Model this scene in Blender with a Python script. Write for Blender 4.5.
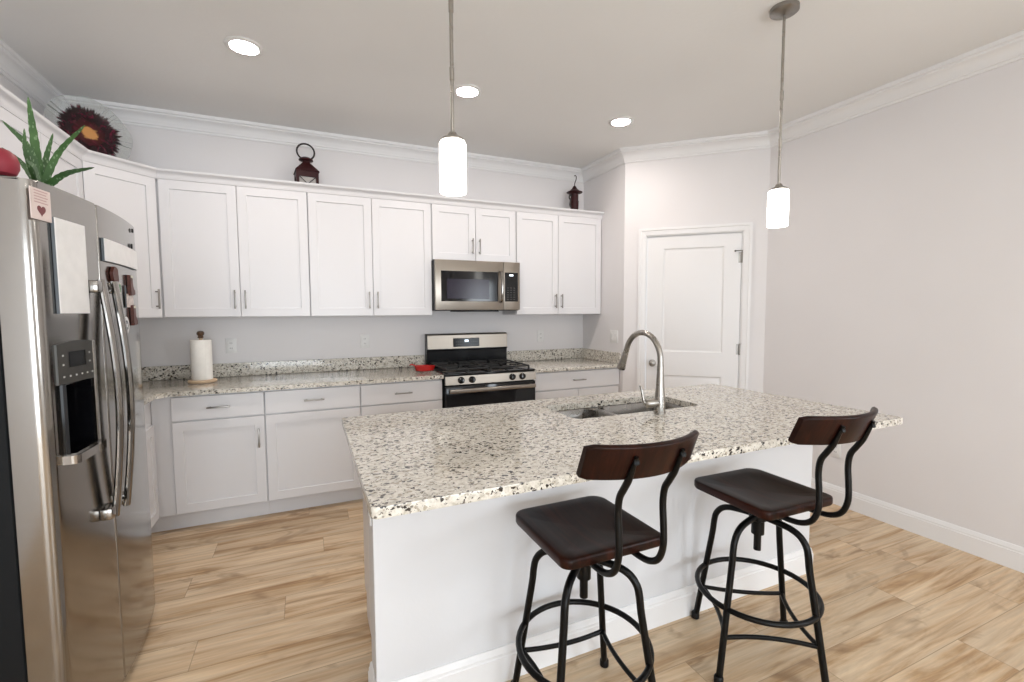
import bpy, bmesh, math, random
from mathutils import Vector, Matrix, Euler
PI = math.pi
R = math.radians
for o in list(bpy.data.objects): bpy.data.objects.remove(o)
SC = bpy.context.scene
COL = SC.collection

# ------------------------------------------------------------------ camera
F_PX, YAW, PITCH, ROLL, CAM_H = 461.03, 0.4174, 0.0656, 0.0044, 1.4083
cam_d = bpy.data.cameras.new('camera'); cam = bpy.data.objects.new('camera', cam_d); COL.objects.link(cam)
cam_d.sensor_fit = 'HORIZONTAL'; cam_d.sensor_width = 36.0; cam_d.lens = F_PX / 1024 * 36.0
cam_d.clip_start = 0.05; cam_d.clip_end = 100
fwd = Vector((math.sin(YAW) * math.cos(PITCH), math.cos(YAW) * math.cos(PITCH), -math.sin(PITCH)))
rgt = Vector((math.cos(YAW), -math.sin(YAW), 0)); upv = rgt.cross(fwd)
r2 = rgt * math.cos(ROLL) - upv * math.sin(ROLL); u2 = rgt * math.sin(ROLL) + upv * math.cos(ROLL)
cam.matrix_world = Matrix(((r2.x, u2.x, -fwd.x, 0), (r2.y, u2.y, -fwd.y, 0), (r2.z, u2.z, -fwd.z, CAM_H), (0, 0, 0, 1)))
SC.camera = cam

# ------------------------------------------------------------------ world, daylight, exposure
SC.view_settings.view_transform = 'Standard'
try: SC.view_settings.look = 'None'
except Exception: pass
SC.view_settings.exposure = 0.42
SC.view_settings.gamma = 1.0
SC.view_settings.use_curve_mapping = False
world = bpy.data.worlds.new('sky'); SC.world = world; world.use_nodes = True
bg = world.node_tree.nodes['Background']; bg.inputs[0].default_value = (0.80, 0.90, 1.0, 1); bg.inputs[1].default_value = 2.0

def area_light(name, loc, direction, sx, sy, power, color):
    d = bpy.data.lights.new(name, 'AREA'); d.shape = 'RECTANGLE'; d.size = sx; d.size_y = sy
    d.energy = power; d.color = color
    o = bpy.data.objects.new(name, d); COL.objects.link(o); o.location = loc
    o.rotation_euler = Vector(direction).to_track_quat('-Z', 'Y').to_euler()
    return o
# daylight that enters by the room's two openings behind the camera
area_light('sliding_door_daylight', (0.15, -3.93, 1.10), (0, 1, 0), 2.7, 2.0, 78, (0.86, 0.935, 1.0))
area_light('side_window_daylight', (3.38, -2.0, 1.45), (-1, 0, 0), 1.5, 1.1, 45, (0.88, 0.945, 1.0))

# added fill lights, unseen at the ceiling behind the camera, to brighten the room
for lx, ly in ((-0.26, -0.4), (2.2, -0.4), (-0.26, -2.4), (2.2, -2.4)):
    d = bpy.data.lights.new('rear_fill_light', 'AREA'); d.shape = 'DISK'; d.size = 0.13; d.energy = 4; d.color = (1.0, 0.93, 0.84)
    o = bpy.data.objects.new('rear_fill_light', d); COL.objects.link(o); o.location = (lx, ly, 2.815)

# ------------------------------------------------------------------ material helpers
def new_mat(name):
    m = bpy.data.materials.new(name); m.use_nodes = True
    nt = m.node_tree
    return m, nt, nt.nodes['Principled BSDF']
def N(nt, typ, **kw):
    n = nt.nodes.new(typ)
    for k, v in kw.items():
        if k.startswith('i_'):
            key = k[2:]
            n.inputs[int(key) if key.isdigit() else key].default_value = v
        else: setattr(n, k, v)
    return n
def L(nt, a, b): nt.links.new(a, b)
def ramp(nt, fac, stops, interp='LINEAR'):
    r = nt.nodes.new('ShaderNodeValToRGB'); cr = r.color_ramp; cr.interpolation = interp
    while len(cr.elements) > 1: cr.elements.remove(cr.elements[-1])
    for i, (p, c) in enumerate(stops):
        e = cr.elements[0] if i == 0 else cr.elements.new(p)
        e.position = p; e.color = c if len(c) == 4 else (*c, 1)
    if fac is not None: L(nt, fac, r.inputs[0])
    return r.outputs[0]
def mixc(nt, fac, a, b, mode='MIX'):
    n = nt.nodes.new('ShaderNodeMix'); n.data_type = 'RGBA'; n.blend_type = mode
    for sock, v in ((n.inputs[0], fac), (n.inputs[6], a), (n.inputs[7], b)):
        if hasattr(v, 'is_linked'): L(nt, v, sock)
        elif isinstance(v, (int, float)): sock.default_value = v
        else: sock.default_value = (*v, 1) if len(v) == 3 else v
    return n.outputs[2]
def math_n(nt, op, a, b=None, clamp=False):
    n = nt.nodes.new('ShaderNodeMath'); n.operation = op; n.use_clamp = clamp
    for i, v in enumerate((a, b)):
        if v is None: continue
        if hasattr(v, 'is_linked'): L(nt, v, n.inputs[i])
        else: n.inputs[i].default_value = v
    return n.outputs[0]
def bump(nt, bsdf, height, strength=0.2, dist=0.002):
    b = N(nt, 'ShaderNodeBump'); b.inputs['Strength'].default_value = strength; b.inputs['Distance'].default_value = dist
    L(nt, height, b.inputs['Height']); L(nt, b.outputs[0], bsdf.inputs['Normal'])
def coords(nt): return nt.nodes.new('ShaderNodeTexCoord').outputs['Object']
def mapping(nt, vec, scale=(1, 1, 1), rot=(0, 0, 0)):
    m = N(nt, 'ShaderNodeMapping'); m.inputs['Scale'].default_value = scale; m.inputs['Rotation'].default_value = rot
    L(nt, vec, m.inputs['Vector']); return m.outputs[0]
def noise(nt, vec, scale, detail=4, rough=0.5, distort=0.0):
    n = N(nt, 'ShaderNodeTexNoise'); n.inputs['Scale'].default_value = scale; n.inputs['Detail'].default_value = detail
    n.inputs['Roughness'].default_value = rough; n.inputs['Distortion'].default_value = distort
    if vec is not None: L(nt, vec, n.inputs['Vector'])
    return n.outputs['Fac']

def paint(name, col, rough=0.6, tex=60, tstr=0.06, var=0.015, spec=0.5):
    m, nt, b = new_mat(name); c = coords(nt)
    n = noise(nt, c, tex, 3)
    v = noise(nt, c, 1.3, 2)
    lo = tuple(max(0, x - var) for x in col); hi = tuple(min(1, x + var) for x in col)
    L(nt, ramp(nt, v, [(0.3, lo), (0.7, hi)]), b.inputs['Base Color'])
    b.inputs['Roughness'].default_value = rough
    b.inputs['Specular IOR Level'].default_value = spec
    if tstr: bump(nt, b, n, tstr, 0.003)
    return m
def metal(name, col, rough, aniso_scale=None, var=0.08):
    m, nt, b = new_mat(name); c = coords(nt)
    b.inputs['Metallic'].default_value = 1
    b.inputs['Base Color'].default_value = (*col, 1)
    sc = aniso_scale or (20, 20, 20)
    n = noise(nt, mapping(nt, c, sc), 1.0, 3)
    r = N(nt, 'ShaderNodeMapRange'); L(nt, n, r.inputs[0])
    r.inputs[3].default_value = max(0.02, rough - var * 0.5); r.inputs[4].default_value = rough + var * 0.5
    L(nt, r.outputs[0], b.inputs['Roughness'])
    if aniso_scale: bump(nt, b, n, 0.03, 0.001)
    return m
def plain(name, col, rough=0.5, metallic=0.0, coat=0.0, spec=0.5, var=0.04, scale=25):
    m, nt, b = new_mat(name); c = coords(nt); n = noise(nt, c, scale, 3)
    lo = tuple(x * (1 - var) for x in col); hi = tuple(min(1, x * (1 + var)) for x in col)
    L(nt, ramp(nt, n, [(0.3, lo), (0.7, hi)]), b.inputs['Base Color'])
    b.inputs['Roughness'].default_value = rough; b.inputs['Metallic'].default_value = metallic
    b.inputs['Coat Weight'].default_value = coat; b.inputs['Coat Roughness'].default_value = 0.08
    b.inputs['Specular IOR Level'].default_value = spec
    return m
def emit(name, col, strength):
    m, nt, b = new_mat(name)
    b.inputs['Base Color'].default_value = (0.9, 0.9, 0.88, 1)
    b.inputs['Emission Color'].default_value = (*col, 1); b.inputs['Emission Strength'].default_value = strength
    return m

def granite():
    m, nt, b = new_mat('speckled_granite'); c = coords(nt)
    warp = N(nt, 'ShaderNodeTexNoise', i_Scale=60.0, i_Detail=4.0); L(nt, c, warp.inputs['Vector'])
    sub = N(nt, 'ShaderNodeVectorMath', operation='SUBTRACT'); L(nt, warp.outputs['Color'], sub.inputs[0]); sub.inputs[1].default_value = (0.5, 0.5, 0.5)
    scl = N(nt, 'ShaderNodeVectorMath', operation='SCALE'); L(nt, sub.outputs[0], scl.inputs[0]); scl.inputs['Scale'].default_value = 0.026
    add = N(nt, 'ShaderNodeVectorMath', operation='ADD'); L(nt, c, add.inputs[0]); L(nt, scl.outputs[0], add.inputs[1])
    p = mapping(nt, add.outputs[0], (0.8, 1.1, 1.0), (0, 0, 0.5))
    base = ramp(nt, noise(nt, p, 60, 4, 0.6), [(0.32, (0.42, 0.385, 0.32)), (0.44, (0.60, 0.565, 0.495)), (0.58, (0.72, 0.685, 0.615)), (0.74, (0.79, 0.765, 0.71))])
    # tan and grey translucent crystals
    v2 = N(nt, 'ShaderNodeTexVoronoi', i_Scale=72.0); L(nt, p, v2.inputs['Vector'])
    pick2 = N(nt, 'ShaderNodeSeparateColor'); L(nt, v2.outputs['Color'], pick2.inputs[0])
    tan = math_n(nt, 'MULTIPLY', math_n(nt, 'GREATER_THAN', pick2.outputs[0], 0.80), math_n(nt, 'LESS_THAN', v2.outputs['Distance'], 0.46))
    c1 = mixc(nt, math_n(nt, 'MULTIPLY', tan, 0.75), base, (0.33, 0.285, 0.215))
    v4 = N(nt, 'ShaderNodeTexVoronoi', i_Scale=120.0); L(nt, p, v4.inputs['Vector'])
    pick4 = N(nt, 'ShaderNodeSeparateColor'); L(nt, v4.outputs['Color'], pick4.inputs[0])
    gry = math_n(nt, 'MULTIPLY', math_n(nt, 'GREATER_THAN', pick4.outputs[1], 0.87), math_n(nt, 'LESS_THAN', v4.outputs['Distance'], 0.45))
    c1 = mixc(nt, math_n(nt, 'MULTIPLY', gry, 0.8), c1, (0.23, 0.21, 0.185))
    # black mica flecks that gather in drifts
    drift = ramp(nt, noise(nt, c, 7, 3), [(0.36, (0.93,) * 3), (0.64, (0.74,) * 3)])
    v3 = N(nt, 'ShaderNodeTexVoronoi', i_Scale=92.0); L(nt, mapping(nt, add.outputs[0], (0.7, 1.25, 1.0), (0, 0, 0.35)), v3.inputs['Vector'])
    pick3 = N(nt, 'ShaderNodeSeparateColor'); L(nt, v3.outputs['Color'], pick3.inputs[0])
    blk = math_n(nt, 'MULTIPLY', math_n(nt, 'GREATER_THAN', pick3.outputs[2], drift), math_n(nt, 'LESS_THAN', v3.outputs['Distance'], 0.50))
    c2 = mixc(nt, math_n(nt, 'MULTIPLY', blk, 1.0), c1, (0.018, 0.015, 0.013))
    v5 = N(nt, 'ShaderNodeTexVoronoi', i_Scale=190.0); L(nt, p, v5.inputs['Vector'])
    pick5 = N(nt, 'ShaderNodeSeparateColor'); L(nt, v5.outputs['Color'], pick5.inputs[0])
    tiny = math_n(nt, 'MULTIPLY', math_n(nt, 'GREATER_THAN', pick5.outputs[0], 0.88), math_n(nt, 'LESS_THAN', v5.outputs['Distance'], 0.5))
    c2 = mixc(nt, math_n(nt, 'MULTIPLY', tiny, 0.85), c2, (0.06, 0.048, 0.038))
    L(nt, c2, b.inputs['Base Color'])
    b.inputs['Roughness'].default_value = 0.10; b.inputs['Specular IOR Level'].default_value = 0.55
    return m

def plank_floor():
    m, nt, b = new_mat('light_oak_planks'); c = coords(nt)
    sep = N(nt, 'ShaderNodeSeparateXYZ'); L(nt, c, sep.inputs[0])
    W, LEN = 0.19, 1.25
    yr = math_n(nt, 'DIVIDE', sep.outputs[1], W); row = math_n(nt, 'FLOOR', yr)
    wn = N(nt, 'ShaderNodeTexWhiteNoise', noise_dimensions='1D'); L(nt, row, wn.inputs['W'])
    xo = math_n(nt, 'ADD', math_n(nt, 'DIVIDE', sep.outputs[0], LEN), wn.outputs['Value'])
    colm = math_n(nt, 'FLOOR', xo)
    cmb = N(nt, 'ShaderNodeCombineXYZ'); L(nt, row, cmb.inputs[0]); L(nt, colm, cmb.inputs[1])
    pid = N(nt, 'ShaderNodeTexWhiteNoise', noise_dimensions='2D'); L(nt, cmb.outputs[0], pid.inputs['Vector'])
    # each plank shifts its own grain
    off = N(nt, 'ShaderNodeVectorMath', operation='SCALE'); L(nt, pid.outputs['Color'], off.inputs[0]); off.inputs['Scale'].default_value = 37.0
    pv = N(nt, 'ShaderNodeVectorMath', operation='ADD'); L(nt, c, pv.inputs[0]); L(nt, off.outputs[0], pv.inputs[1])
    g1 = noise(nt, mapping(nt, pv.outputs[0], (0.8, 9.0, 1)), 1.6, 6, 0.6, 0.7)
    g2 = noise(nt, mapping(nt, pv.outputs[0], (3.0, 70.0, 1)), 1.0, 4, 0.6, 0.3)
    blot = noise(nt, mapping(nt, pv.outputs[0], (2.0, 4.5, 1)), 1.3, 3, 0.55, 1.2)
    light = ramp(nt, g1, [(0.28, (0.37, 0.215, 0.10)), (0.38, (0.58, 0.40, 0.23)), (0.48, (0.75, 0.59, 0.41)), (0.62, (0.86, 0.73, 0.55))])
    col = mixc(nt, ramp(nt, blot, [(0.57, (0, 0, 0)), (0.76, (1, 1, 1))]), light, (0.37, 0.245, 0.14))
    # ring figure round the knots
    vk = N(nt, 'ShaderNodeTexVoronoi', i_Scale=1.0); L(nt, mapping(nt, pv.outputs[0], (1.1, 2.6, 0.0)), vk.inputs['Vector'])
    rings = N(nt, 'ShaderNodeMath', operation='SINE')
    L(nt, math_n(nt, 'ADD', math_n(nt, 'MULTIPLY', vk.outputs['Distance'], 70.0), math_n(nt, 'MULTIPLY', g1, 22.0)), rings.inputs[0])
    near = ramp(nt, vk.outputs['Distance'], [(0.0, (1, 1, 1)), (0.06, (0.75,) * 3), (0.20, (0, 0, 0))])
    kf = math_n(nt, 'MULTIPLY', math_n(nt, 'ADD', math_n(nt, 'MULTIPLY', rings.outputs[0], 0.3), 0.38), near, True)
    col = mixc(nt, kf, col, (0.26, 0.15, 0.075))
    col = mixc(nt, 0.42, col, ramp(nt, g2, [(0.3, (0.36, 0.26, 0.17)), (0.65, (0.85, 0.72, 0.55))]), 'MULTIPLY')
    tint = ramp(nt, pid.outputs['Value'], [(0, (0.80, 0.78, 0.76)), (0.5, (0.96, 0.95, 0.94)), (1, (1.0, 0.98, 0.95))])
    col = mixc(nt, 1.0, col, tint, 'MULTIPLY')
    fy = math_n(nt, 'FRACT', yr); fx = math_n(nt, 'FRACT', xo)
    ey = math_n(nt, 'LESS_THAN', math_n(nt, 'MINIMUM', fy, math_n(nt, 'SUBTRACT', 1.0, fy)), 0.009)
    ex = math_n(nt, 'LESS_THAN', math_n(nt, 'MINIMUM', fx, math_n(nt, 'SUBTRACT', 1.0, fx)), 0.0013)
    gap = math_n(nt, 'MAXIMUM', ey, ex)
    col = mixc(nt, math_n(nt, 'MULTIPLY', gap, 0.55), col, (0.25, 0.16, 0.09))
    L(nt, col, b.inputs['Base Color'])
    rr = ramp(nt, g1, [(0.2, (0.42,) * 3), (0.8, (0.30,) * 3)]); L(nt, rr, b.inputs['Roughness'])
    b.inputs['Specular IOR Level'].default_value = 0.4
    bump(nt, b, g2, 0.06, 0.001)
    return m

def dark_wood():
    m, nt, b = new_mat('dark_stained_wood'); c = coords(nt)
    g = noise(nt, mapping(nt, c, (40, 3, 6)), 1.0, 5, 0.6, 0.6)
    L(nt, ramp(nt, g, [(0.25, (0.004, 0.0014, 0.001)), (0.5, (0.014, 0.0035, 0.002)), (0.75, (0.040, 0.009, 0.004))]), b.inputs['Base Color'])
    b.inputs['Roughness'].default_value = 0.34; b.inputs['Specular IOR Level'].default_value = 0.17
    bump(nt, b, g, 0.05, 0.001)
    return m

def plate_mat():
    m, nt, b = new_mat('maroon_feathered_glass'); c = coords(nt)
    sep = N(nt, 'ShaderNodeSeparateXYZ'); L(nt, c, sep.inputs[0])   # plate lies in local XZ
    rad = math_n(nt, 'SQRT', math_n(nt, 'ADD', math_n(nt, 'POWER', sep.outputs[0], 2), math_n(nt, 'POWER', sep.outputs[2], 2)))
    ang = math_n(nt, 'ARCTAN2', sep.outputs[2], sep.outputs[0])
    cmb = N(nt, 'ShaderNodeCombineXYZ'); L(nt, math_n(nt, 'MULTIPLY', math_n(nt, 'COSINE', ang), 1.0), cmb.inputs[0]); L(nt, math_n(nt, 'SINE', ang), cmb.inputs[1])
    spk = noise(nt, cmb.outputs[0], 9.0, 5, 0.75)
    spk2 = noise(nt, cmb.outputs[0], 22.0, 3, 0.7)
    edge = math_n(nt, 'ADD', math_n(nt, 'MULTIPLY', spk, 0.125), 0.095)
    inside = ramp(nt, math_n(nt, 'SUBTRACT', edge, rad), [(0.0, (0, 0, 0)), (0.012, (1, 1, 1))])
    blot = noise(nt, c, 30, 4, 0.6, 0.8)
    dark = ramp(nt, blot, [(0.38, (0.006, 0.003, 0.004)), (0.56, (0.035, 0.004, 0.010)), (0.72, (0.16, 0.012, 0.04))])
    core = ramp(nt, math_n(nt, 'ADD', rad, math_n(nt, 'MULTIPLY', blot, 0.05)), [(0.060, (1, 1, 1)), (0.070, (0, 0, 0))])
    red = ramp(nt, math_n(nt, 'ADD', rad, math_n(nt, 'MULTIPLY', blot, 0.06)), [(0.075, (1, 1, 1)), (0.12, (0, 0, 0))])
    col = mixc(nt, math_n(nt, 'MULTIPLY', red, 0.6), dark, (0.09, 0.012, 0.01))
    col = mixc(nt, core, col, (0.62, 0.30, 0.10))
    ray = ramp(nt, spk2, [(0.60, (0, 0, 0)), (0.66, (1, 1, 1))])
    rimc = mixc(nt, math_n(nt, 'MULTIPLY', ray, 0.8), (0.55, 0.58, 0.56), (0.02, 0.02, 0.02))
    L(nt, mixc(nt, inside, rimc, col), b.inputs['Base Color'])
    al = math_n(nt, 'MAXIMUM', inside, math_n(nt, 'ADD', math_n(nt, 'MULTIPLY', ray, 0.5), 0.28), True)
    L(nt, al, b.inputs['Alpha'])
    b.inputs['Roughness'].default_value = 0.12
    return m

def aloe_mat():
    m, nt, b = new_mat('spotted_aloe_leaf'); c = coords(nt)
    v = N(nt, 'ShaderNodeTexVoronoi', i_Scale=95.0); L(nt, mapping(nt, c, (1, 1, 0.55)), v.inputs['Vector'])
    s = ramp(nt, v.outputs['Distance'], [(0.22, (1, 1, 1)), (0.34, (0, 0, 0))])
    base = ramp(nt, noise(nt, c, 12, 3), [(0.3, (0.030, 0.090, 0.025)), (0.7, (0.085, 0.19, 0.055))])
    L(nt, mixc(nt, math_n(nt, 'MULTIPLY', s, 0.5), base, (0.33, 0.48, 0.27)), b.inputs['Base Color'])
    b.inputs['Roughness'].default_value = 0.42
    return m

M = {}
M['wall'] = paint('warm_grey_wall_paint', (0.765, 0.745, 0.745), 0.55, 90, 0.10)
M['ceiling'] = paint('grey_white_ceiling_paint', (0.80, 0.797, 0.785), 0.8, 45, 0.22)
M['trim'] = paint('white_trim_paint', (0.82, 0.815, 0.815), 0.38, 40, 0.0)
M['cab'] = paint('white_cabinet_lacquer', (0.735, 0.73, 0.742), 0.33, 40, 0.0, 0.008)
M['island'] = paint('white_island_paint', (0.69, 0.695, 0.71), 0.5, 90, 0.08, 0.008)
M['granite'] = granite(); M['floor'] = plank_floor(); M['wood'] = dark_wood()
M['steel'] = metal('brushed_stainless_steel', (0.335, 0.32, 0.30), 0.15, (2, 2, 160))
M['steel_h'] = metal('brushed_stainless_steel_horizontal', (0.33, 0.295, 0.255), 0.33, (2, 160, 160))
M['nickel'] = metal('satin_nickel', (0.38, 0.36, 0.33), 0.28)
M['pull'] = metal('dark_satin_nickel', (0.30, 0.285, 0.265), 0.36)
M['sink'] = metal('satin_sink_steel', (0.26, 0.25, 0.235), 0.27)
M['iron'] = plain('black_powder_coated_steel', (0.0025, 0.0025, 0.0025), 0.33, 0.0, 0.0, 0.2)
M['black'] = plain('gloss_black_glass', (0.004, 0.004, 0.005), 0.08, 0.0, 0.0, 0.35)
M['blackm'] = plain('matte_black_enamel', (0.006, 0.006, 0.007), 0.25, spec=0.25)
M['blacks'] = plain('black_enamel_side', (0.006, 0.007, 0.008), 0.5, spec=0.2)
M['castiron'] = plain('cast_iron', (0.012, 0.012, 0.012), 0.6)
M['panel'] = plain('grey_control_panel', (0.055, 0.053, 0.048), 0.3, 0.2)
M['display'] = plain('dark_display_glass', (0.004, 0.005, 0.006), 0.12, spec=0.15)
M['glyph'] = plain('pale_print', (0.50, 0.50, 0.48), 0.5)
M['shade'] = emit('lit_opal_glass', (1.0, 0.97, 0.92), 5.0)
M['bulb'] = emit('lit_lens', (1.0, 0.90, 0.84), 150.0)
M['white'] = plain('white_plastic', (0.78, 0.775, 0.76), 0.35)
M['slot'] = plain('dark_slot', (0.05, 0.05, 0.05), 0.5)
M['paper'] = plain('paper_towel', (0.84, 0.82, 0.77), 0.95)
M['board'] = plain('white_board_surface', (0.80, 0.79, 0.775), 0.3)
M['boardedge'] = plain('grey_board_edge', (0.10, 0.115, 0.13), 0.5)
M['lightwood'] = plain('pale_wood', (0.60, 0.44, 0.29), 0.5)
M['brownwood'] = plain('brown_wood', (0.075, 0.04, 0.02), 0.4)
M['redlac'] = plain('dark_red_painted_tin', (0.030, 0.003, 0.004), 0.45, spec=0.3)
M['blackiron'] = plain('dark_bronze_metal', (0.018, 0.012, 0.011), 0.45)
M['lantglass'] = plain('frosted_pane', (0.42, 0.40, 0.38), 0.2)
M['red'] = plain('bright_red_plastic', (0.42, 0.012, 0.010), 0.25)
M['rose'] = plain('red_ceramic_glaze', (0.30, 0.035, 0.05), 0.5, spec=0.3)
M['plate'] = plate_mat(); M['aloe'] = aloe_mat()
M['pot'] = plain('white_ceramic', (0.75, 0.74, 0.72), 0.3)
M['soil'] = plain('potting_soil', (0.03, 0.02, 0.013), 0.9, var=0.4, scale=80)
M['pink'] = plain('pale_pink_card', (0.74, 0.62, 0.58), 0.6)
M['heart'] = plain('dark_red_ink', (0.17, 0.045, 0.05), 0.6)
M['rust'] = plain('rust_brown_resin', (0.085, 0.022, 0.014), 0.5, var=0.3, scale=90)
M['photo'] = plain('pale_photo_print', (0.58, 0.50, 0.46), 0.4, var=0.35, scale=60)
M['green'] = plain('green_label', (0.055, 0.20, 0.07), 0.5)
M['tagcream'] = plain('cream_label', (0.62, 0.60, 0.50), 0.5)
M['bronze'] = metal('oil_rubbed_bronze', (0.10, 0.09, 0.08), 0.35)

# ------------------------------------------------------------------ mesh helpers
def add_box(bm, lo, hi, bev=0.0, seg=2, mat=None):
    lo, hi = Vector(lo), Vector(hi)
    t = Matrix.Translation((lo + hi) / 2) @ Matrix.Diagonal((*(hi - lo), 1))
    if mat is not None: t = mat @ t
    g = bmesh.ops.create_cube(bm, size=1, matrix=t)
    if bev:
        es = list({e for v in g['verts'] for e in v.link_edges})
        bmesh.ops.bevel(bm, geom=es, offset=bev, segments=seg, affect='EDGES', profile=0.5)
def add_lathe(bm, prof, seg=32, center=(0, 0, 0), mat=None, caps=True):
    """prof: (radius, z) from bottom to top"""
    rings = []
    for r, z in prof:
        ring = []
        for i in range(seg):
            a = 2 * PI * i / seg
            p = Vector((r * math.cos(a), r * math.sin(a), z)) + Vector(center)
            ring.append(bm.verts.new(mat @ p if mat is not None else p))
        rings.append(ring)
    for a, b in zip(rings, rings[1:]):
        for i in range(seg):
            j = (i + 1) % seg; bm.faces.new((a[i], a[j], b[j], b[i]))
    if caps:
        bm.faces.new(list(reversed(rings[0]))); bm.faces.new(rings[-1])
def smooth_path(pts, n=6, closed=False):
    pts = [Vector(p) for p in pts]; out = []; m = len(pts)
    rng = m if closed else m - 1
    for i in range(rng):
        p1, p2 = pts[i], pts[(i + 1) % m]
        p0 = pts[(i - 1) % m] if (closed or i > 0) else p1 * 2 - p2
        p3 = pts[(i + 2) % m] if (closed or i + 2 < m) else p2 * 2 - p1
        for k in range(n):
            t = k / n
            out.append(0.5 * ((2 * p1) + (p2 - p0) * t + (2 * p0 - 5 * p1 + 4 * p2 - p3) * t * t + (3 * p1 - p0 - 3 * p2 + p3) * t ** 3))
    if not closed: out.append(pts[-1])
    return out
def add_tube(bm, pts, rad, seg=12, closed=False, flat=1.0, mat=None, up=None):
    """rad: number or list; flat scales the section's second axis"""
    pts = [Vector(p) for p in pts]; n = len(pts); rings = []; prev = None
    for i, p in enumerate(pts):
        a = pts[(i - 1) % n] if (closed or i > 0) else p
        b = pts[(i + 1) % n] if (closed or i < n - 1) else p
        d = (b - a).normalized()
        if up is not None: u = Vector(up) - d * Vector(up).dot(d)
        elif prev is None:
            ref = Vector((0, 0, 1)) if abs(d.z) < 0.9 else Vector((1, 0, 0)); u = ref - d * ref.dot(d)
        else: u = prev - d * prev.dot(d)
        u.normalize(); prev = u; w = d.cross(u)
        r = rad[i] if isinstance(rad, (list, tuple)) else rad
        ring = []
        for k in range(seg):
            t = 2 * PI * k / seg
            q = p + u * (r * math.cos(t)) + w * (r * flat * math.sin(t))
            ring.append(bm.verts.new(mat @ q if mat is not None else q))
        rings.append(ring)
    rng = n if closed else n - 1
    for i in range(rng):
        A, B = rings[i], rings[(i + 1) % n]
        for k in range(seg):
            j = (k + 1) % seg; bm.faces.new((A[k], A[j], B[j], B[k]))
    if not closed:
        bm.faces.new(list(reversed(rings[0]))); bm.faces.new(rings[-1])
def add_prism(bm, poly, z0, z1, mat=None):
    n = len(poly)
    def V(x, y, z):
        p = Vector((x, y, z)); return bm.verts.new(mat @ p if mat is not None else p)
    a = [V(x, y, z0) for x, y in poly]; b = [V(x, y, z1) for x, y in poly]
    fs = [bm.faces.new(list(reversed(a))), bm.faces.new(b)]
    for i in range(n):
        j = (i + 1) % n; fs.append(bm.faces.new((a[i], a[j], b[j], b[i])))
    return fs
def round_poly(poly, rad, seg=5):
    """poly ccw list of (x,y) or (x,y,r): fillet corners"""
    out = []; n = len(poly)
    for i in range(n):
        p = Vector(poly[i][:2]); r = poly[i][2] if len(poly[i]) > 2 else rad
        if r <= 0: out.append(tuple(p)); continue
        d1 = (Vector(poly[i - 1][:2]) - p).normalized(); d2 = (Vector(poly[(i + 1) % n][:2]) - p).normalized()
        th = d1.angle(d2); t = r / math.tan(th / 2); c = p + (d1 + d2).normalized() * (r / math.sin(th / 2))
        a0 = (p + d1 * t) - c; a1 = (p + d2 * t) - c
        s = math.atan2(a0.x * a1.y - a0.y * a1.x, a0.dot(a1))
        for k in range(seg + 1):
            a = s * k / seg; q = Vector((a0.x * math.cos(a) - a0.y * math.sin(a), a0.x * math.sin(a) + a0.y * math.cos(a)))
            out.append(tuple(c + q))
    return out
def rot_xz(): return Matrix(((1, 0, 0, 0), (0, 0, -1, 0), (0, 1, 0, 0), (0, 0, 0, 1)))   # (x,y,z)->(x,-z,y): a 2D drawing stands up facing -y

def shade(me, angle=35):
    """smooth shading, but big flat faces bordered by narrow bevels stay flat"""
    bm = bmesh.new(); bm.from_mesh(me)
    for f in bm.faces:
        a = f.calc_area(); nb = [g for e in f.edges for g in e.link_faces if g is not f and f.normal.angle(g.normal, 0) < R(angle)]
        f.smooth = not (nb and all(a > 6 * g.calc_area() for g in nb if f.normal.angle(g.normal, 0) > 0.02) and any(f.normal.angle(g.normal, 0) > 0.02 for g in nb))
    bm.to_mesh(me); bm.free()
    try: me.set_sharp_from_angle(angle=R(angle))
    except Exception: pass
def finish(name, bm, mat, parent=None, smooth=True, angle=35):
    bmesh.ops.recalc_face_normals(bm, faces=bm.faces)
    me = bpy.data.meshes.new(name); bm.to_mesh(me); bm.free()
    mats = mat if isinstance(mat, (list, tuple)) else [mat]
    for m in mats: me.materials.append(M[m] if isinstance(m, str) else m)
    if smooth:
        shade(me, angle)
    o = bpy.data.objects.new(name, me); COL.objects.link(o)
    if parent is not None: o.parent = parent
    return o
def part(name, mat, parent, fn, smooth=True, angle=35, label=None):
    bm = bmesh.new(); fn(bm); o = finish(name, bm, mat, parent, smooth, angle)
    if label: o['label'] = label
    return o
def thing(name, label, cat, loc=(0, 0, 0), rotz=0, group=None):
    o = bpy.data.objects.new(name, None); COL.objects.link(o); o.empty_display_size = 0.05
    o.location = loc; o.rotation_euler = (0, 0, rotz); o['label'] = label; o['category'] = cat
    if group: o['group'] = group
    return o
def tag(o, label, cat, group=None):
    o['label'] = label; o['category'] = cat
    if group: o['group'] = group
    return o
def struct(name, mat, fn, parent=None, smooth=True):
    o = part(name, mat, parent, fn, smooth)
    if parent is None: o['kind'] = 'structure'
    return o
def dup(root, loc, rotz, label, group=None, name=None):
    r = root.copy(); COL.objects.link(r); r.location = loc; r.rotation_euler = (0, 0, rotz); r['label'] = label
    if group: r['group'] = group
    for ch in list(root.children):
        c = ch.copy(); COL.objects.link(c); c.parent = r
        for g in list(ch.children):
            d = g.copy(); COL.objects.link(d); d.parent = c
    return r
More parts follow.
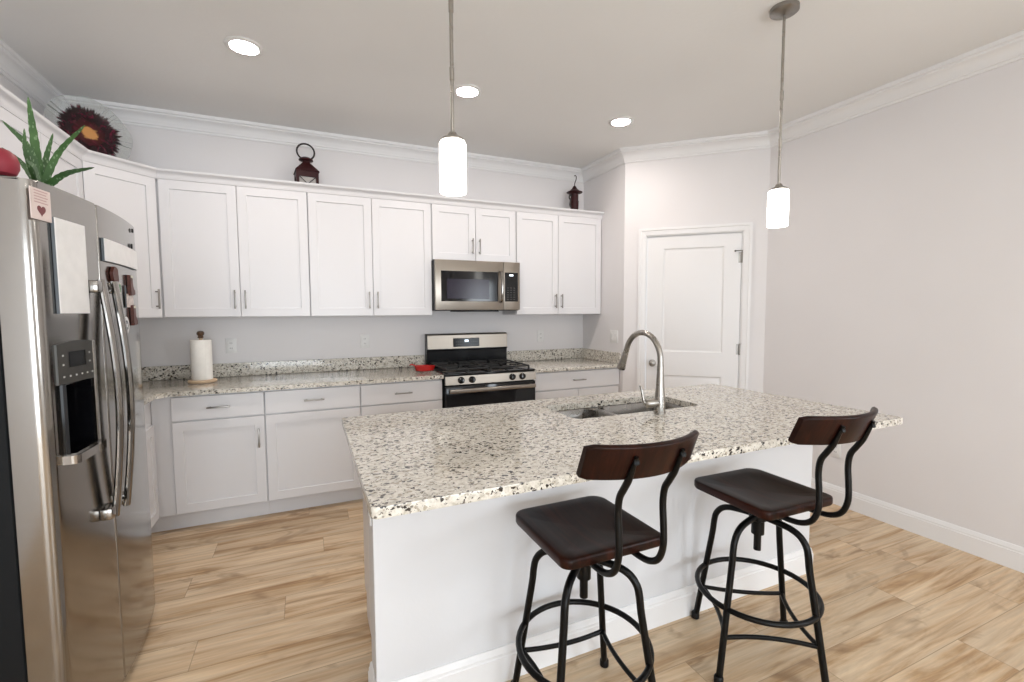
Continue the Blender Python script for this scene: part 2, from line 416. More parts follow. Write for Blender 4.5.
def cut(obj, cutter_fn):
    """subtract a shape from a mesh object, keep the result as plain mesh"""
    bm = bmesh.new(); cutter_fn(bm); bmesh.ops.recalc_face_normals(bm, faces=bm.faces)
    me = bpy.data.meshes.new('cutter'); bm.to_mesh(me); bm.free()
    co = bpy.data.objects.new('cutter', me); COL.objects.link(co)
    mod = obj.modifiers.new('cut', 'BOOLEAN'); mod.operation = 'DIFFERENCE'; mod.object = co; mod.solver = 'EXACT'
    par = obj.parent; obj.parent = None; loc = obj.location.copy(); obj.location = (0, 0, 0)
    dg = bpy.context.evaluated_depsgraph_get(); dg.update()
    nm = bpy.data.meshes.new_from_object(obj.evaluated_get(dg)); obj.modifiers.clear(); obj.data = nm
    obj.parent = par; obj.location = loc; bpy.data.objects.remove(co)
    shade(nm)

# ------------------------------------------------------------------ setting
XL, XR, YB, YF, ZC = -1.49, 3.465, 4.104, -4.0, 2.824
SX, SY, RY = 2.630, 3.425, 2.641           # pantry return wall, its outer corner, where the angled wall meets the right wall
T = 0.12
struct('floor', 'floor', lambda bm: add_box(bm, (XL - T, YF - T, -0.05), (XR + T, YB + T, 0)))
struct('ceiling', 'ceiling', lambda bm: add_box(bm, (XL - T, YF - T, ZC), (XR + T, YB + T, ZC + 0.1)))
struct('wall_left', 'wall', lambda bm: add_box(bm, (XL - T, YF, 0), (XL, YB + T, ZC)))
struct('wall_back', 'wall', lambda bm: add_box(bm, (XL, YB, 0), (SX, YB + T, ZC)))
struct('wall_pantry_return', 'wall', lambda bm: add_prism(bm, [(SX, SY), (SX + T, SY - T * 0.2 + 0.06), (SX + T, YB + T), (SX, YB + T)], 0, ZC))
pw = Vector((XR - SX, RY - SY, 0)); PWL = pw.length; PWA = math.atan2(pw.y, pw.x)
DS0, DS1, DZ = 0.190, 0.964, 2.060
def pantry(bm):
    for lo, hi in (((0.012, 0, 0), (DS0, T - 0.02, ZC)), ((DS1, 0, 0), (PWL + 0.05, T - 0.02, ZC)), ((DS0, 0, DZ), (DS1, T - 0.02, ZC))):
        add_box(bm, lo, hi)
    add_prism(bm, [(0, 0), (0.012, 0), (0.012, 0.03)], 0, ZC)
w = struct('wall_pantry', 'wall', pantry); w.location = (SX, SY, 0); w.rotation_euler = (0, 0, PWA)
def wall_r(bm):
    y0, y1, z0, z1 = -2.75, -1.25, 0.9, 2.0
    add_box(bm, (XR, YF, 0), (XR + T, y0, ZC)); add_box(bm, (XR, y1, 0), (XR + T, RY + 0.1, ZC))
    add_box(bm, (XR, y0, 0), (XR + T, y1, z0)); add_box(bm, (XR, y0, z1), (XR + T, y1, ZC))
struct('wall_right', 'wall', wall_r)
def wall_f(bm):
    x0, x1, z1 = -1.2, 1.5, 2.1
    add_box(bm, (XL, YF - T, 0), (x0, YF, ZC)); add_box(bm, (x1, YF - T, 0), (XR, YF, ZC)); add_box(bm, (x0, YF - T, z1), (x1, YF, ZC))
struct('wall_front', 'wall', wall_f)
def slider(bm):
    y0, y1 = YF - 0.11, YF - 0.03
    for x0, x1 in ((-1.2, -1.14), (0.11, 0.19), (1.44, 1.50)): add_box(bm, (x0, y0, 0), (x1, y1, 2.1), 0.004)
    add_box(bm, (-1.14, y0, 2.04), (1.44, y1, 2.1), 0.004); add_box(bm, (-1.14, y0, 0), (1.44, y1, 0.05), 0.004)
struct('window_1', 'trim', slider)
def sidewin(bm):
    x0, x1 = XR + 0.02, XR + 0.09
    for y in (-2.75, -2.02, -1.30): add_box(bm, (x0, y, 0.9), (x1, y + 0.05, 2.0), 0.004)
    for z in (0.9, 1.95): add_box(bm, (x0, -2.75, z), (x1, -1.25, z + 0.05), 0.004)
struct('window_2', 'trim', sidewin)

# mouldings: a profile swept along the wall line with mitred corners
def sweep_piece(bm, a, b, na, nb, prof):
    """a,b wall points; na,nb mitre offset vectors for unit offset; prof (out, z)"""
    A = [bm.verts.new((a.x + na.x * o, a.y + na.y * o, z)) for o, z in prof]
    B = [bm.verts.new((b.x + nb.x * o, b.y + nb.y * o, z)) for o, z in prof]
    n = len(prof)
    for i in range(n):
        j = (i + 1) % n; bm.faces.new((A[i], A[j], B[j], B[i]))
    bm.faces.new(A); bm.faces.new(list(reversed(B)))
def mitres(path):
    P = [Vector((*p, 0)) for p in path]; res = []
    nrm = []
    for a, b in zip(P, P[1:]):
        d = (b - a).normalized(); nrm.append(Vector((-d.y, d.x, 0)))
    for i in range(len(P)):
        if i == 0: res.append(nrm[0])
        elif i == len(P) - 1: res.append(nrm[-1])
        else:
            m = (nrm[i - 1] + nrm[i]); res.append(m / (m.dot(nrm[i]) or 1))
    return P, res
def arc_pts(cx, cz, r, a0, a1, n): return [(cx + r * math.cos(R(a0 + (a1 - a0) * k / n)), cz + r * math.sin(R(a0 + (a1 - a0) * k / n))) for k in range(n + 1)]
c = ZC
CROWN = [(0, c - 0.112), (0.010, c - 0.112), (0.013, c - 0.107), (0.013, c - 0.098), (0.019, c - 0.094), (0.019, c - 0.086)] + \
        arc_pts(0.074, c - 0.086, 0.050, 180, 100, 7)[1:] + [(0.069, c - 0.032), (0.069, c - 0.024), (0.080, c - 0.020), (0.084, c - 0.010), (0.084, c), (0, c)]
loop = [(XR, YF), (XR, RY), (SX, SY), (SX, YB), (XL, YB), (XL, YF)]
P_, M_ = mitres(loop)
for i in range(5):
    struct('trim_%d' % (i + 1), 'trim', lambda bm: sweep_piece(bm, P_[i], P_[i + 1], M_[i], M_[i + 1], CROWN))
BASE = [(0, 0), (0.015, 0), (0.015, 0.098), (0.012, 0.102), (0.012, 0.112), (0.009, 0.116), (0.008, 0.128), (0.004, 0.133), (0, 0.133)]
struct('baseboard_right', 'trim', lambda bm: sweep_piece(bm, P_[0], P_[1], M_[0], M_[1], BASE))
ang = Vector((math.cos(PWA), math.sin(PWA), 0))
dB = Vector((SX, SY, 0)) + ang * (DS1 + 0.077)
struct('baseboard_pantry', 'trim', lambda bm: sweep_piece(bm, P_[1], dB, M_[1], Vector((ang.y, -ang.x, 0)), BASE))

# pantry door: local x along the wall, -y into the room
CW = 0.070
def casing(bm):
    prof = [(0, 0), (0.008, -0.010), (0.012, -0.012), (0.045, -0.014), (0.050, -0.019), (CW, -0.019), (CW, 0)]
    # left, right, head with mitres
    def piece(p0, p1, o0, o1):
        A = []; B = []
        for o, y in prof:
            A.append(bm.verts.new((p0[0] + o0[0] * o, y, p0[1] + o0[1] * o))); B.append(bm.verts.new((p1[0] + o1[0] * o, y, p1[1] + o1[1] * o)))
        n = len(prof)
        for k in range(n):
            j = (k + 1) % n; bm.faces.new((A[k], A[j], B[j], B[k]))
        bm.faces.new(A); bm.faces.new(list(reversed(B)))
    a, b, h = DS0 + 0.004, DS1 - 0.004, DZ - 0.004
    piece((a, 0), (a, h), (-1, 0), (-1, 1)); piece((a, h), (b, h), (-1, 1), (1, 1)); piece((b, h), (b, 0), (1, 1), (1, 0))
    # jamb lining and stop behind the casing
    add_box(bm, (DS0 - 0.0, 0.001, 0), (DS0 + 0.006, 0.10, DZ)); add_box(bm, (DS1 - 0.006, 0.001, 0), (DS1, 0.10, DZ)); add_box(bm, (DS0, 0.001, DZ - 0.006), (DS1, 0.10, DZ))
t6 = struct('trim_6', 'trim', casing); t6.location = (SX, SY, 0); t6.rotation_euler = (0, 0, PWA)
def raised_slab(bm, x0, x1, z0, z1, y, panels, thick, mold=0.030, dep=0.009, field=0.05):
    """a slab whose front (at y, facing -y) has moulded panels"""
    xs = sorted({x0, x1, *[p[0] for p in panels], *[p[1] for p in panels]}); zs = sorted({z0, z1, *[p[2] for p in panels], *[p[3] for p in panels]})
    def q(a, b, cc, d): bm.faces.new([bm.verts.new(v) for v in (a, b, cc, d)])
    for i in range(len(xs) - 1):
        for j in range(len(zs) - 1):
            a, b, cc, d = xs[i], xs[i + 1], zs[j], zs[j + 1]
            if any(abs(a - p[0]) < 1e-6 and abs(b - p[1]) < 1e-6 and cc >= p[2] - 1e-6 and d <= p[3] + 1e-6 for p in panels): continue
            q((a, y, cc), (b, y, cc), (b, y, d), (a, y, d))
    for (a, b, cc, d) in panels:
        lv = [(0, 0), (0.004, dep * 0.5), (0.012, dep), (mold * 0.6, dep), (mold, dep * 0.55), (mold + 0.006, dep * 0.4)]
        prev = None
        for o, dy in lv:
            cur = [(a + o, y + dy, cc + o), (b - o, y + dy, cc + o), (b - o, y + dy, d - o), (a + o, y + dy, d - o)]
            if prev:
                for k in range(4):
                    kk = (k + 1) % 4; q(prev[k], prev[kk], cur[kk], cur[k])
            prev = cur
        q(*prev)
    yb = y + thick
    q((x0, yb, z0), (x0, yb, z1), (x1, yb, z1), (x1, yb, z0))
    q((x0, y, z0), (x0, y, z1), (x0, yb, z1), (x0, yb, z0)); q((x1, y, z0), (x1, yb, z0), (x1, yb, z1), (x1, y, z1))
    q((x0, y, z1), (x1, y, z1), (x1, yb, z1), (x0, yb, z1)); q((x0, y, z0), (x0, yb, z0), (x1, yb, z0), (x1, y, z0))
    bmesh.ops.remove_doubles(bm, verts=bm.verts, dist=1e-5)
dx0, dx1 = DS0 + 0.009, DS1 - 0.009
door = struct('door_1', 'trim', lambda bm: raised_slab(bm, dx0, dx1, 0.012, DZ - 0.009, 0.010, [(0.335, 0.825, 1.040, 1.945), (0.335, 0.825, 0.215, 0.832)], 0.035))
door.location = (SX, SY, 0); door.rotation_euler = (0, 0, PWA)
def knob(bm):
    m = Matrix.Translation((0.256, 0.0099, 0.935)) @ Matrix.Rotation(PI / 2, 4, 'X')
    add_lathe(bm, [(0.031, 0), (0.031, 0.004), (0.027, 0.009), (0.012, 0.012), (0.011, 0.032), (0.020, 0.038), (0.027, 0.048), (0.027, 0.058), (0.020, 0.066), (0.006, 0.069)], 24, mat=m)
part('door_knob', 'nickel', door, knob)
for hz in (1.845, 1.073, 0.27):
    def hinge(bm):
        add_lathe(bm, [(0.0065, -0.045), (0.0065, 0.045), (0.004, 0.050)], 12, center=(DS1 - 0.0055, -0.0075 + 0.004, hz))
        add_box(bm, (DS1 - 0.030, 0.0085, hz - 0.044), (DS1 - 0.0092, 0.0099, hz + 0.044))
    h = part('hinge', 'pull', door, hinge)
    if hz > 1.5:
        def stop(bm):
            add_box(bm, (DS1 - 0.062, -0.012, hz + 0.051), (DS1 - 0.002, -0.004, hz + 0.058), 0.001)
            add_lathe(bm, [(0.007, 0), (0.008, 0.012)], 12, mat=Matrix.Translation((DS1 - 0.055, -0.004, hz + 0.055)) @ Matrix.Rotation(-PI / 2, 4, 'X'))
        part('hinge_stop', 'bronze', h, stop)

# ------------------------------------------------------------------ cabinets (local: x across, front faces -y, z up from the floor)
def add_shaker(bm, x0, x1, z0, z1, y, rail=0.058, dep=0.009, thick=0.019):
    def q(*vs): bm.faces.new([bm.verts.new(v) for v in vs])
    e = 0.0015
    lv = [(0, e), (e, 0), (rail, 0), (rail + 0.002, dep), ]
    prev = None
    for o, dy in lv:
        cur = [(x0 + o, y + dy, z0 + o), (x1 - o, y + dy, z0 + o), (x1 - o, y + dy, z1 - o), (x0 + o, y + dy, z1 - o)]
        if prev:
            for k in range(4): q(prev[k], prev[(k + 1) % 4], cur[(k + 1) % 4], cur[k])
        else: first = cur
        prev = cur
    q(*prev)
    back = [(v[0], y + thick, v[2]) for v in first]
    for k in range(4): q(first[k], back[k], back[(k + 1) % 4], first[(k + 1) % 4])
    q(*reversed(back)); bmesh.ops.remove_doubles(bm, verts=bm.verts, dist=1e-6)
def add_pull(bm, x, z, y, length=0.13, vert=True):
    h = length / 2
    if vert:
        add_box(bm, (x - 0.005, y - 0.034, z - h), (x + 0.005, y - 0.025, z + h), 0.0015)
        for s in (-1, 1): add_box(bm, (x - 0.004, y - 0.026, z + s * (h - 0.017) - 0.004), (x + 0.004, y - 0.0002, z + s * (h - 0.017) + 0.004))
    else:
        add_box(bm, (x - h, y - 0.034, z - 0.005), (x + h, y - 0.025, z + 0.005), 0.0015)
        for s in (-1, 1): add_box(bm, (x + s * (h - 0.017) - 0.004, y - 0.026, z - 0.004), (x + s * (h - 0.017) + 0.004, y - 0.0002, z + 0.004))
UP_B, UP_T, DOOR_T = 1.372, 2.300, 2.2845
def upper(name, label, loc, rotz, w, doors, zb=UP_B, depth=0.308, gap=0.004, group='white wall cabinets', rail=0.058, pull_z=None, edge=0.004):
    """doors: list of (x0,x1,pull_side or None)"""
    t = thing(name, label, 'cabinet', loc, rotz, group)
    part('body', 'cab', t, lambda bm: add_box(bm, (0.0005, 0, zb), (w - 0.0005, depth, UP_T), 0.0015, 1))
    for x0, x1, side in doors:
        d = part('door', 'cab', t, lambda bm: add_shaker(bm, x0, x1, zb + 0.004, DOOR_T, -0.0205, rail))
        if side:
            px = x1 - 0.030 if side == 'r' else x0 + 0.030
            z = (zb + 0.004 + 0.055 + 0.065) if pull_z is None else pull_z
            part('handle', 'pull', d, lambda bm: add_pull(bm, px, z, -0.0205))
    return t
YU = YB - 0.331 + 0.0205     # front plane of the upper carcases
UX0 = -0.890
upper('wall_cabinet', 'two-door white wall cabinet over the paper towels', (UX0, YU, 0), 0, 0.916, [(0.017, 0.462, 'r'), (0.466, 0.912, 'l')])
upper('wall_cabinet', 'two-door white wall cabinet left of the microwave', (0.026, YU, 0), 0, 0.930, [(0.004, 0.454, 'r'), (0.458, 0.924, 'l')])
upper('wall_cabinet', 'short two-door white cabinet directly above the microwave', (0.956, YU, 0), 0, 0.762, [(0.005, 0.379, 'r'), (0.383, 0.757, 'l')], zb=1.832)
upper('wall_cabinet', 'two-door white wall cabinet right of the microwave beside the side wall', (1.718, YU, 0), 0, 0.910, [(0.005, 0.426, 'r'), (0.430, 0.903, 'l')])
# angled corner cabinet
dgA = Vector((XL + 0.308, YU - (UX0 - XL - 0.308), 0)); dgB = Vector((UX0, YU, 0)); dgw = (dgB - dgA).length; dga = math.atan2(dgB.y - dgA.y, dgB.x - dgA.x)
t = thing('corner_wall_cabinet', 'single-door white corner cabinet set at an angle, below the glass plate', 'cabinet', tuple(dgA), dga, 'white wall cabinets')
inv = Matrix.Rotation(-dga, 4, 'Z') @ Matrix.Translation(-dgA)
corner = [(dgA.x, dgA.y), (dgB.x, dgB.y), (dgB.x, YB - 0.001), (XL + 0.001, YB - 0.001), (XL + 0.001, dgA.y)]
part('body', 'cab', t, lambda bm: add_prism(bm, corner, UP_B, UP_T, inv), False)
d = part('door', 'cab', t, lambda bm: add_shaker(bm, 0.012, dgw - 0.012, UP_B + 0.004, DOOR_T, -0.0205))
part('handle', 'pull', d, lambda bm: add_pull(bm, dgw - 0.045, UP_B + 0.124, -0.0205))
LRY0 = 2.640
upper('wall_cabinet', 'two-door white wall cabinet on the left wall behind the fridge', (XL + 0.308, LRY0, 0), PI / 2, dgA.y - LRY0, [(0.006, 0.400, 'r'), (0.404, dgA.y - LRY0 - 0.008, 'l')])
# cornice along all the upper cabinets
CORN = [(-0.004, 2.301), (-0.004, 2.286), (0.021, 2.286), (0.024, 2.294)] + arc_pts(0.060, 2.296, 0.034, 175, 100, 6) + [(0.058, 2.334), (0.060, 2.345), (-0.004, 2.345)]
cpath = [(SX - 0.001, YU), (UX0, YU), (dgA.x, dgA.y), (dgA.x, LRY0 - 0.0)]
cp, cm = mitres(cpath)
def cornice(bm):
    for i in range(3): sweep_piece(bm, cp[i], cp[i + 1], cm[i], cm[i + 1], CORN)
tag(part('cabinet_cornice', 'cab', None, cornice), 'white stepped cornice running along the tops of the wall cabinets', 'cornice')

# base cabinets
YD = YB - 0.61               # carcase front of the back run
XD = -0.905                  # carcase front of the left run
CT = 0.884
def base(label, loc, rotz, w, drawer=True, doors=(), dpull=True, depth=0.605, filler=0.0, name='base_cabinet', toe=0.0):
    t = thing(name, label, 'cabinet', loc, rotz, 'white base cabinets')
    def body(bm):
        add_box(bm, (0.0005, 0, 0.114), (w - 0.0005, depth, CT - 0.0005), 0.001, 1)
        add_box(bm, (0.0005 - toe, 0.060, 0), (w - 0.0005, depth, 0.114))
    part('body', 'cab', t, body)
    if drawer:
        d = part('drawer', 'cab', t, lambda bm: add_box(bm, (filler + 0.004, -0.0195, 0.722), (w - 0.004, -0.0002, 0.872), 0.002, 1))
        if dpull: part('handle', 'pull', d, lambda bm: add_pull(bm, filler + (w - filler) / 2, 0.797, -0.0195, 0.13, False))
    for x0, x1, side in doors:
        d = part('door', 'cab', t, lambda bm: add_shaker(bm, x0, x1, 0.122, 0.712, -0.0195))
        if side:
            px = x1 - 0.033 if side == 'r' else x0 + 0.033
            part('handle', 'pull', d, lambda bm: add_pull(bm, px, 0.570, -0.0195, 0.13))
    return t
bx0 = XD + 0.0015
base('white base cabinet nearest the fridge, handled drawer over a handled door', (bx0, YD, 0), 0, -0.280 - bx0, True, [(-0.797 - bx0, -0.285 - bx0, 'r')], filler=-0.801 - bx0, toe=0.058)
base('white base cabinet between the fridge-side one and the one beside the range', (-0.280, YD, 0), 0, 0.616, True, [(0.004, 0.612, None)])
base('white base cabinet just left of the range, mostly hidden by the island', (0.336, YD, 0), 0, 0.612, True, [(0.004, 0.608, None)])
base('white base cabinet with one wide drawer right of the range', (1.738, YD, 0), 0, 0.890, True, [(0.004, 0.443, None), (0.447, 0.882, None)])
base('white base cabinet between fridge and corner, facing the island', (XD, LRY0, 0), PI / 2, YB - LRY0 - 0.001, False, [(0.006, 0.420, None), (0.424, 0.826, None)], depth=XD - XL + 0.0 - 0.583 + 0.582)

# granite worktops with upstand
def worktop_edge(bm, poly, z0, z1, bev=0.004):
    fs = add_prism(bm, poly, z0, z1)
    es = list({e for e in fs[1].edges} | {e for e in fs[0].edges})
    bmesh.ops.bevel(bm, geom=es, offset=bev, segments=2, affect='EDGES', profile=0.5)
CF = YD - 0.045              # worktop front, back run
CFX = XD + 0.045
t = thing('worktop', 'L-shaped speckled granite worktop from the fridge to the range', 'worktop', (-0.4, 3.8, CT))
o4 = Matrix.Translation((0.4, -3.8, -CT))
polyL = [(XL + 0.001, YB - 0.001), (XL + 0.001, LRY0), (CFX, LRY0), (CFX, CF - 0.05), (CFX + 0.05, CF), (0.951, CF), (0.951, YB - 0.001)]
def wt(bm):
    worktop_edge(bm, [(x + 0.4, y - 3.8) for x, y in polyL], 0.0, 0.0305)
part('slab', 'granite', t, wt)
part('upstand', 'granite', t, lambda bm: (add_box(bm, (XL + 0.022, YB - 0.021, 0.9147), (0.951, YB - 0.0005, 1.016), 0.002, 1, o4), ))
part('upstand', 'granite', t, lambda bm: (add_box(bm, (XL + 0.0005, LRY0, 0.9147), (XL + 0.021, YB - 0.0005, 1.016), 0.002, 1, o4), ))
t = thing('worktop', 'short speckled granite worktop right of the range', 'worktop', (2.2, 3.8, CT))
o5 = Matrix.Translation((-2.2, -3.8, -CT))
part('slab', 'granite', t, lambda bm: worktop_edge(bm, [(1.737 - 2.2, CF - 3.8), (SX - 0.001 - 2.2, CF - 3.8), (SX - 0.001 - 2.2, YB - 0.001 - 3.8), (1.737 - 2.2, YB - 0.001 - 3.8)], 0, 0.0305))
part('upstand', 'granite', t, lambda bm: add_box(bm, (1.737, YB - 0.021, 0.9147), (SX - 0.022, YB - 0.0005, 1.016), 0.002, 1, o5))
part('upstand', 'granite', t, lambda bm: add_box(bm, (SX - 0.021, CF + 0.004, 0.9147), (SX - 0.0005, YB - 0.0005, 1.016), 0.002, 1, o5))

# ------------------------------------------------------------------ island
IX0, IX1, IY0, IY1 = 0.178, 2.432, 1.551, 2.215
t = thing('kitchen_island', 'white kitchen island base with tall baseboard under the granite top', 'island', (1.3, 1.88, 0))
om = Matrix.Translation((-1.3, -1.88, 0))
part('panelled_wall', 'island', t, lambda bm: add_box(bm, (IX0, IY0, 0), (IX1, IY0 + 0.125, CT - 0.0005), 0.002, 1, om))
def icab(bm):
    add_box(bm, (IX0 + 0.034, IY0 + 0.126, 0.110), (IX1 - 0.034, IY1, CT - 0.0005), 0.001, 1, om)
    add_box(bm, (IX0 + 0.034, IY0 + 0.126, 0), (IX1 - 0.034, IY1 - 0.07, 0.110), 0, 1, om)
part('cabinet_body', 'cab', t, icab)
cut(t.children[-1] if t.children[-1].name.startswith('cabinet_body') else [c_ for c_ in t.children if c_.name.startswith('cabinet_body')][0],
    lambda bm: add_box(bm, (1.075, 1.735, 0.62), (1.885, 2.115, 0.95), 0, 1, om))
ipath = [(IX1, IY0 + 0.125), (IX1, IY0), (IX0, IY0), (IX0, IY0 + 0.125)]
ip, imt = mitres(list(reversed(ipath)))
def ibase(bm):
    for i in range(3): sweep_piece(bm, ip[i] + Vector((-1.3, -1.88, 0)), ip[i + 1] + Vector((-1.3, -1.88, 0)), -imt[i], -imt[i + 1], [(o, z) for o, z in BASE])
part('baseboard', 'trim', t, ibase)
# sink cut-out outline
SKX0, SKX1, SKY0, SKY1 = 1.100, 1.860, 1.768, 2.085
TX0, TX1, TY0, TY1 = 0.132, 2.477, 1.173, 2.260
ot = tag(part('island_worktop', 'granite', None, lambda bm: worktop_edge(bm, round_poly([(TX0 - 1.3, TY0 - 1.7), (TX1 - 1.3, TY0 - 1.7), (TX1 - 1.3, TY1 - 1.7), (TX0 - 1.3, TY1 - 1.7)], 0.012), 0, 0.0305)),
         'large speckled granite island top with the sink let into it', 'worktop')
ot.location = (1.3, 1.7, CT)
sk_out = round_poly([(SKX0, SKY0, 0.045), (SKX1, SKY0, 0.045), (SKX1, SKY1, 0.045), (SKX0, SKY1, 0.045)], 0.045, 8)
cut(ot, lambda bm: add_prism(bm, [(x - 1.3, y - 1.7) for x, y in sk_out], -0.1, 0.1))
for p in ot.data.polygons: p.use_smooth = abs(p.normal.z) < 0.97 and p.use_smooth
t = thing('kitchen_sink', 'stainless double-bowl sink set into the island top', 'sink', (1.49, 1.916, CT - 0.215))
def bowl(bm, x0, x1, y0, y1, zt, zb_, rim):
    o = [-1.49, -1.916, -(CT - 0.215)]
    lv = [(rim, zt, 0.055), (0, zt, 0.045), (-0.004, zt - 0.006, 0.058), (-0.010, zt - 0.10, 0.056), (-0.016, zb_ + 0.03, 0.052), (-0.035, zb_ + 0.004, 0.045), (-0.055, zb_, 0.04)]
    prev = None
    for off, z, rd in lv:
        a, b, cc, d = x0 - max(off, 0) + max(-off, 0), x1 + max(off, 0) - max(-off, 0), y0 - max(off, 0) + max(-off, 0), y1 + max(off, 0) - max(-off, 0)
        ring = [bm.verts.new((x + o[0], y + o[1], z + o[2])) for x, y in round_poly([(a, cc), (b, cc), (b, d), (a, d)], rd, 6)]
        if prev:
            for k in range(len(ring)):
                j = (k + 1) % len(ring); bm.faces.new((prev[k], prev[j], ring[j], ring[k]))
        prev = ring
    bm.faces.new(prev)
DVX = 1.405
for (a, b) in ((SKX0 - 0.003, DVX - 0.012), (DVX + 0.012, SKX1 + 0.003)):
    bw = part('bowl', 'sink', t, lambda bm: bowl(bm, a, b, SKY0 - 0.003, SKY1 + 0.003, CT - 0.001 if a < 1.2 else CT - 0.001, CT - 0.20, 0.0115))
    part('drain', 'pull', bw, lambda bm: add_lathe(bm, [(0.042, 0.0152), (0.042, 0.019), (0.034, 0.0195), (0.030, 0.017), (0.008, 0.017), (0.006, 0.022)], 24, center=((a + b) / 2 - 1.49, 0.03, 0.0)))

# faucet
FX, FY = 1.542, 1.722
t = thing('faucet', 'brushed nickel high-arc pull-down faucet behind the sink', 'faucet', (FX, FY, 0.9145))
def fbase(bm):
    add_lathe(bm, [(0.029, 0), (0.029, 0.006), (0.026, 0.010), (0.0255, 0.060), (0.024, 0.075), (0.020, 0.115), (0.0175, 0.165), (0.0155, 0.215), (0.0148, 0.235)], 28)
part('body', 'nickel', t, fbase)
def spout(bm):
    pts = [(0, 0, 0.2345), (0, 0, 0.250)]
    ac = 0.131
    for k in range(0, 17):
        a = PI - PI * 0.90 * k / 16; pts.append((0, ac + ac * math.cos(a), 0.250 + ac * math.sin(a)))
    last, l2 = Vector(pts[-1]), Vector(pts[-2]); dd = (last - l2).normalized(); pts.append(tuple(last + dd * 0.026))
    add_tube(bm, pts, 0.0140, 16)
    spout.end = (Vector(pts[-1]), dd)
part('spout', 'nickel', t, spout)
e0, ed = spout.end; ed = (ed + Vector((0, 0.02, 0))).normalized()
part('spray_head', 'nickel', t, lambda bm: add_tube(bm, [e0 - ed * 0.004, e0 + ed * 0.003, e0 + ed * 0.02, e0 + ed * 0.055, e0 + ed * 0.088, e0 + ed * 0.094, e0 + ed * 0.096], [0.0140, 0.0155, 0.0160, 0.0190, 0.0235, 0.0235, 0.019], 20))
def fhandle(bm):
    m = Matrix.Translation((-0.0225, 0, 0.050)) @ Matrix.Rotation(-PI / 2, 4, 'Y')
    add_lathe(bm, [(0.0215, 0), (0.0215, 0.030), (0.020, 0.045), (0.017, 0.060), (0.009, 0.066)], 20, mat=m)
    pts = smooth_path([(-0.075, 0, 0.048), (-0.092, 0.003, 0.058), (-0.098, 0.006, 0.085), (-0.102, 0.010, 0.115), (-0.110, 0.012, 0.138)], 5)
    add_tube(bm, pts, [0.0085 - 0.0035 * i / (len(pts) - 1) for i in range(len(pts))], 12)
part('lever', 'nickel', t, fhandle)

# ------------------------------------------------------------------ range
RX0, RX1 = 0.957, 1.733
RF, RBK = 3.455, YB - 0.012
t = thing('gas_range', 'stainless and black gas range under the microwave', 'range', ((RX0 + RX1) / 2, (RF + RBK) / 2, 0))
rm = Matrix.Translation((-(RX0 + RX1) / 2, -(RF + RBK) / 2, 0))
W2 = (RX0 + RX1) / 2
part('body', 'blacks', t, lambda bm: add_box(bm, (RX0, RF, 0.03), (RX1, RBK, 0.905), 0.003, 1, rm))
def cooktop(bm):
    add_box(bm, (RX0 - 0.001, RF - 0.022, 0.9052), (RX1 + 0.001, RBK - 0.06, 0.922), 0.005, 2, rm)
ck = part('cooktop', 'black', t, cooktop)
for bx in (RX0 + 0.19, RX1 - 0.19):
    for by in (RF + 0.13, RBK - 0.20):
        part('burner', 'castiron', ck, lambda bm: add_lathe(bm, [(0.055, 0.9215), (0.055, 0.928), (0.048, 0.930), (0.040, 0.931), (0.040, 0.940), (0.034, 0.943), (0.01, 0.944)], 24, center=(bx, by, 0), mat=rm))
for s in (0, 1):
    x0 = RX0 + 0.02 + s * 0.364; x1 = x0 + 0.356
    def grate(bm):
        y0, y1 = RF + 0.01, RBK - 0.085; zt = 0.955
        for x in (x0, x1 - 0.012): add_box(bm, (x, y0, zt - 0.012), (x + 0.012, y1, zt), 0.002, 1, rm)
        for y in (y0, (y0 + y1) / 2 - 0.006, y1 - 0.012): add_box(bm, (x0 + 0.0121, y, zt - 0.012), (x1 - 0.0121, y + 0.012, zt), 0.002, 1, rm)
        xm = (x0 + x1) / 2
        for ya, yb_ in ((y0 + 0.0121, y0 + 0.09), (y0 + 0.17, (y0 + y1) / 2 - 0.0061), ((y0 + y1) / 2 + 0.0061, y1 - 0.17), (y1 - 0.09, y1 - 0.0121)):
            add_box(bm, (xm - 0.005, ya, zt - 0.012), (xm + 0.005, yb_, zt + 0.002), 0.002, 1, rm)
        for yc in (y0 + 0.13, y1 - 0.13):
            add_box(bm, (x0 + 0.0121, yc - 0.005, zt - 0.012), (xm - 0.05, yc + 0.005, zt + 0.002), 0.002, 1, rm); add_box(bm, (xm + 0.05, yc - 0.005, zt - 0.012), (x1 - 0.0121, yc + 0.005, zt + 0.002), 0.002, 1, rm)
        for x in (x0, x1 - 0.012):
            for y in (y0, y1 - 0.012): add_box(bm, (x, y, 0.9215), (x + 0.012, y + 0.012, zt - 0.0121), 0, 1, rm)
    part('grate', 'castiron', ck, grate)
# sloped control fascia
def fascia(bm):
    poly = [(RF - 0.002, 0.832), (RF - 0.040, 0.836), (RF - 0.030, 0.902), (RF - 0.002, 0.9045)]
    mm = rm @ Matrix(((0, 0, 1, 0), (1, 0, 0, 0), (0, 1, 0, 0), (0, 0, 0, 1)))
    add_prism(bm, poly, RX0, RX1, mm)
fs = part('control_fascia', 'steel_h', t, fascia)
for kx in (RX0 + 0.125, RX0 + 0.215, RX1 - 0.215, RX1 - 0.125):
    m = rm @ Matrix.Translation((kx, RF - 0.0345, 0.869)) @ Matrix.Rotation(PI / 2 - 0.15, 4, 'X')
    kb = part('knob', 'black', fs, lambda bm: (add_lathe(bm, [(0.027, 0), (0.027, 0.005), (0.022, 0.008), (0.0215, 0.026), (0.017, 0.030), (0.005, 0.031)], 24, mat=m), add_box(bm, (-0.004, -0.021, 0.026), (0.004, 0.021, 0.036), 0.002, 1, m)))
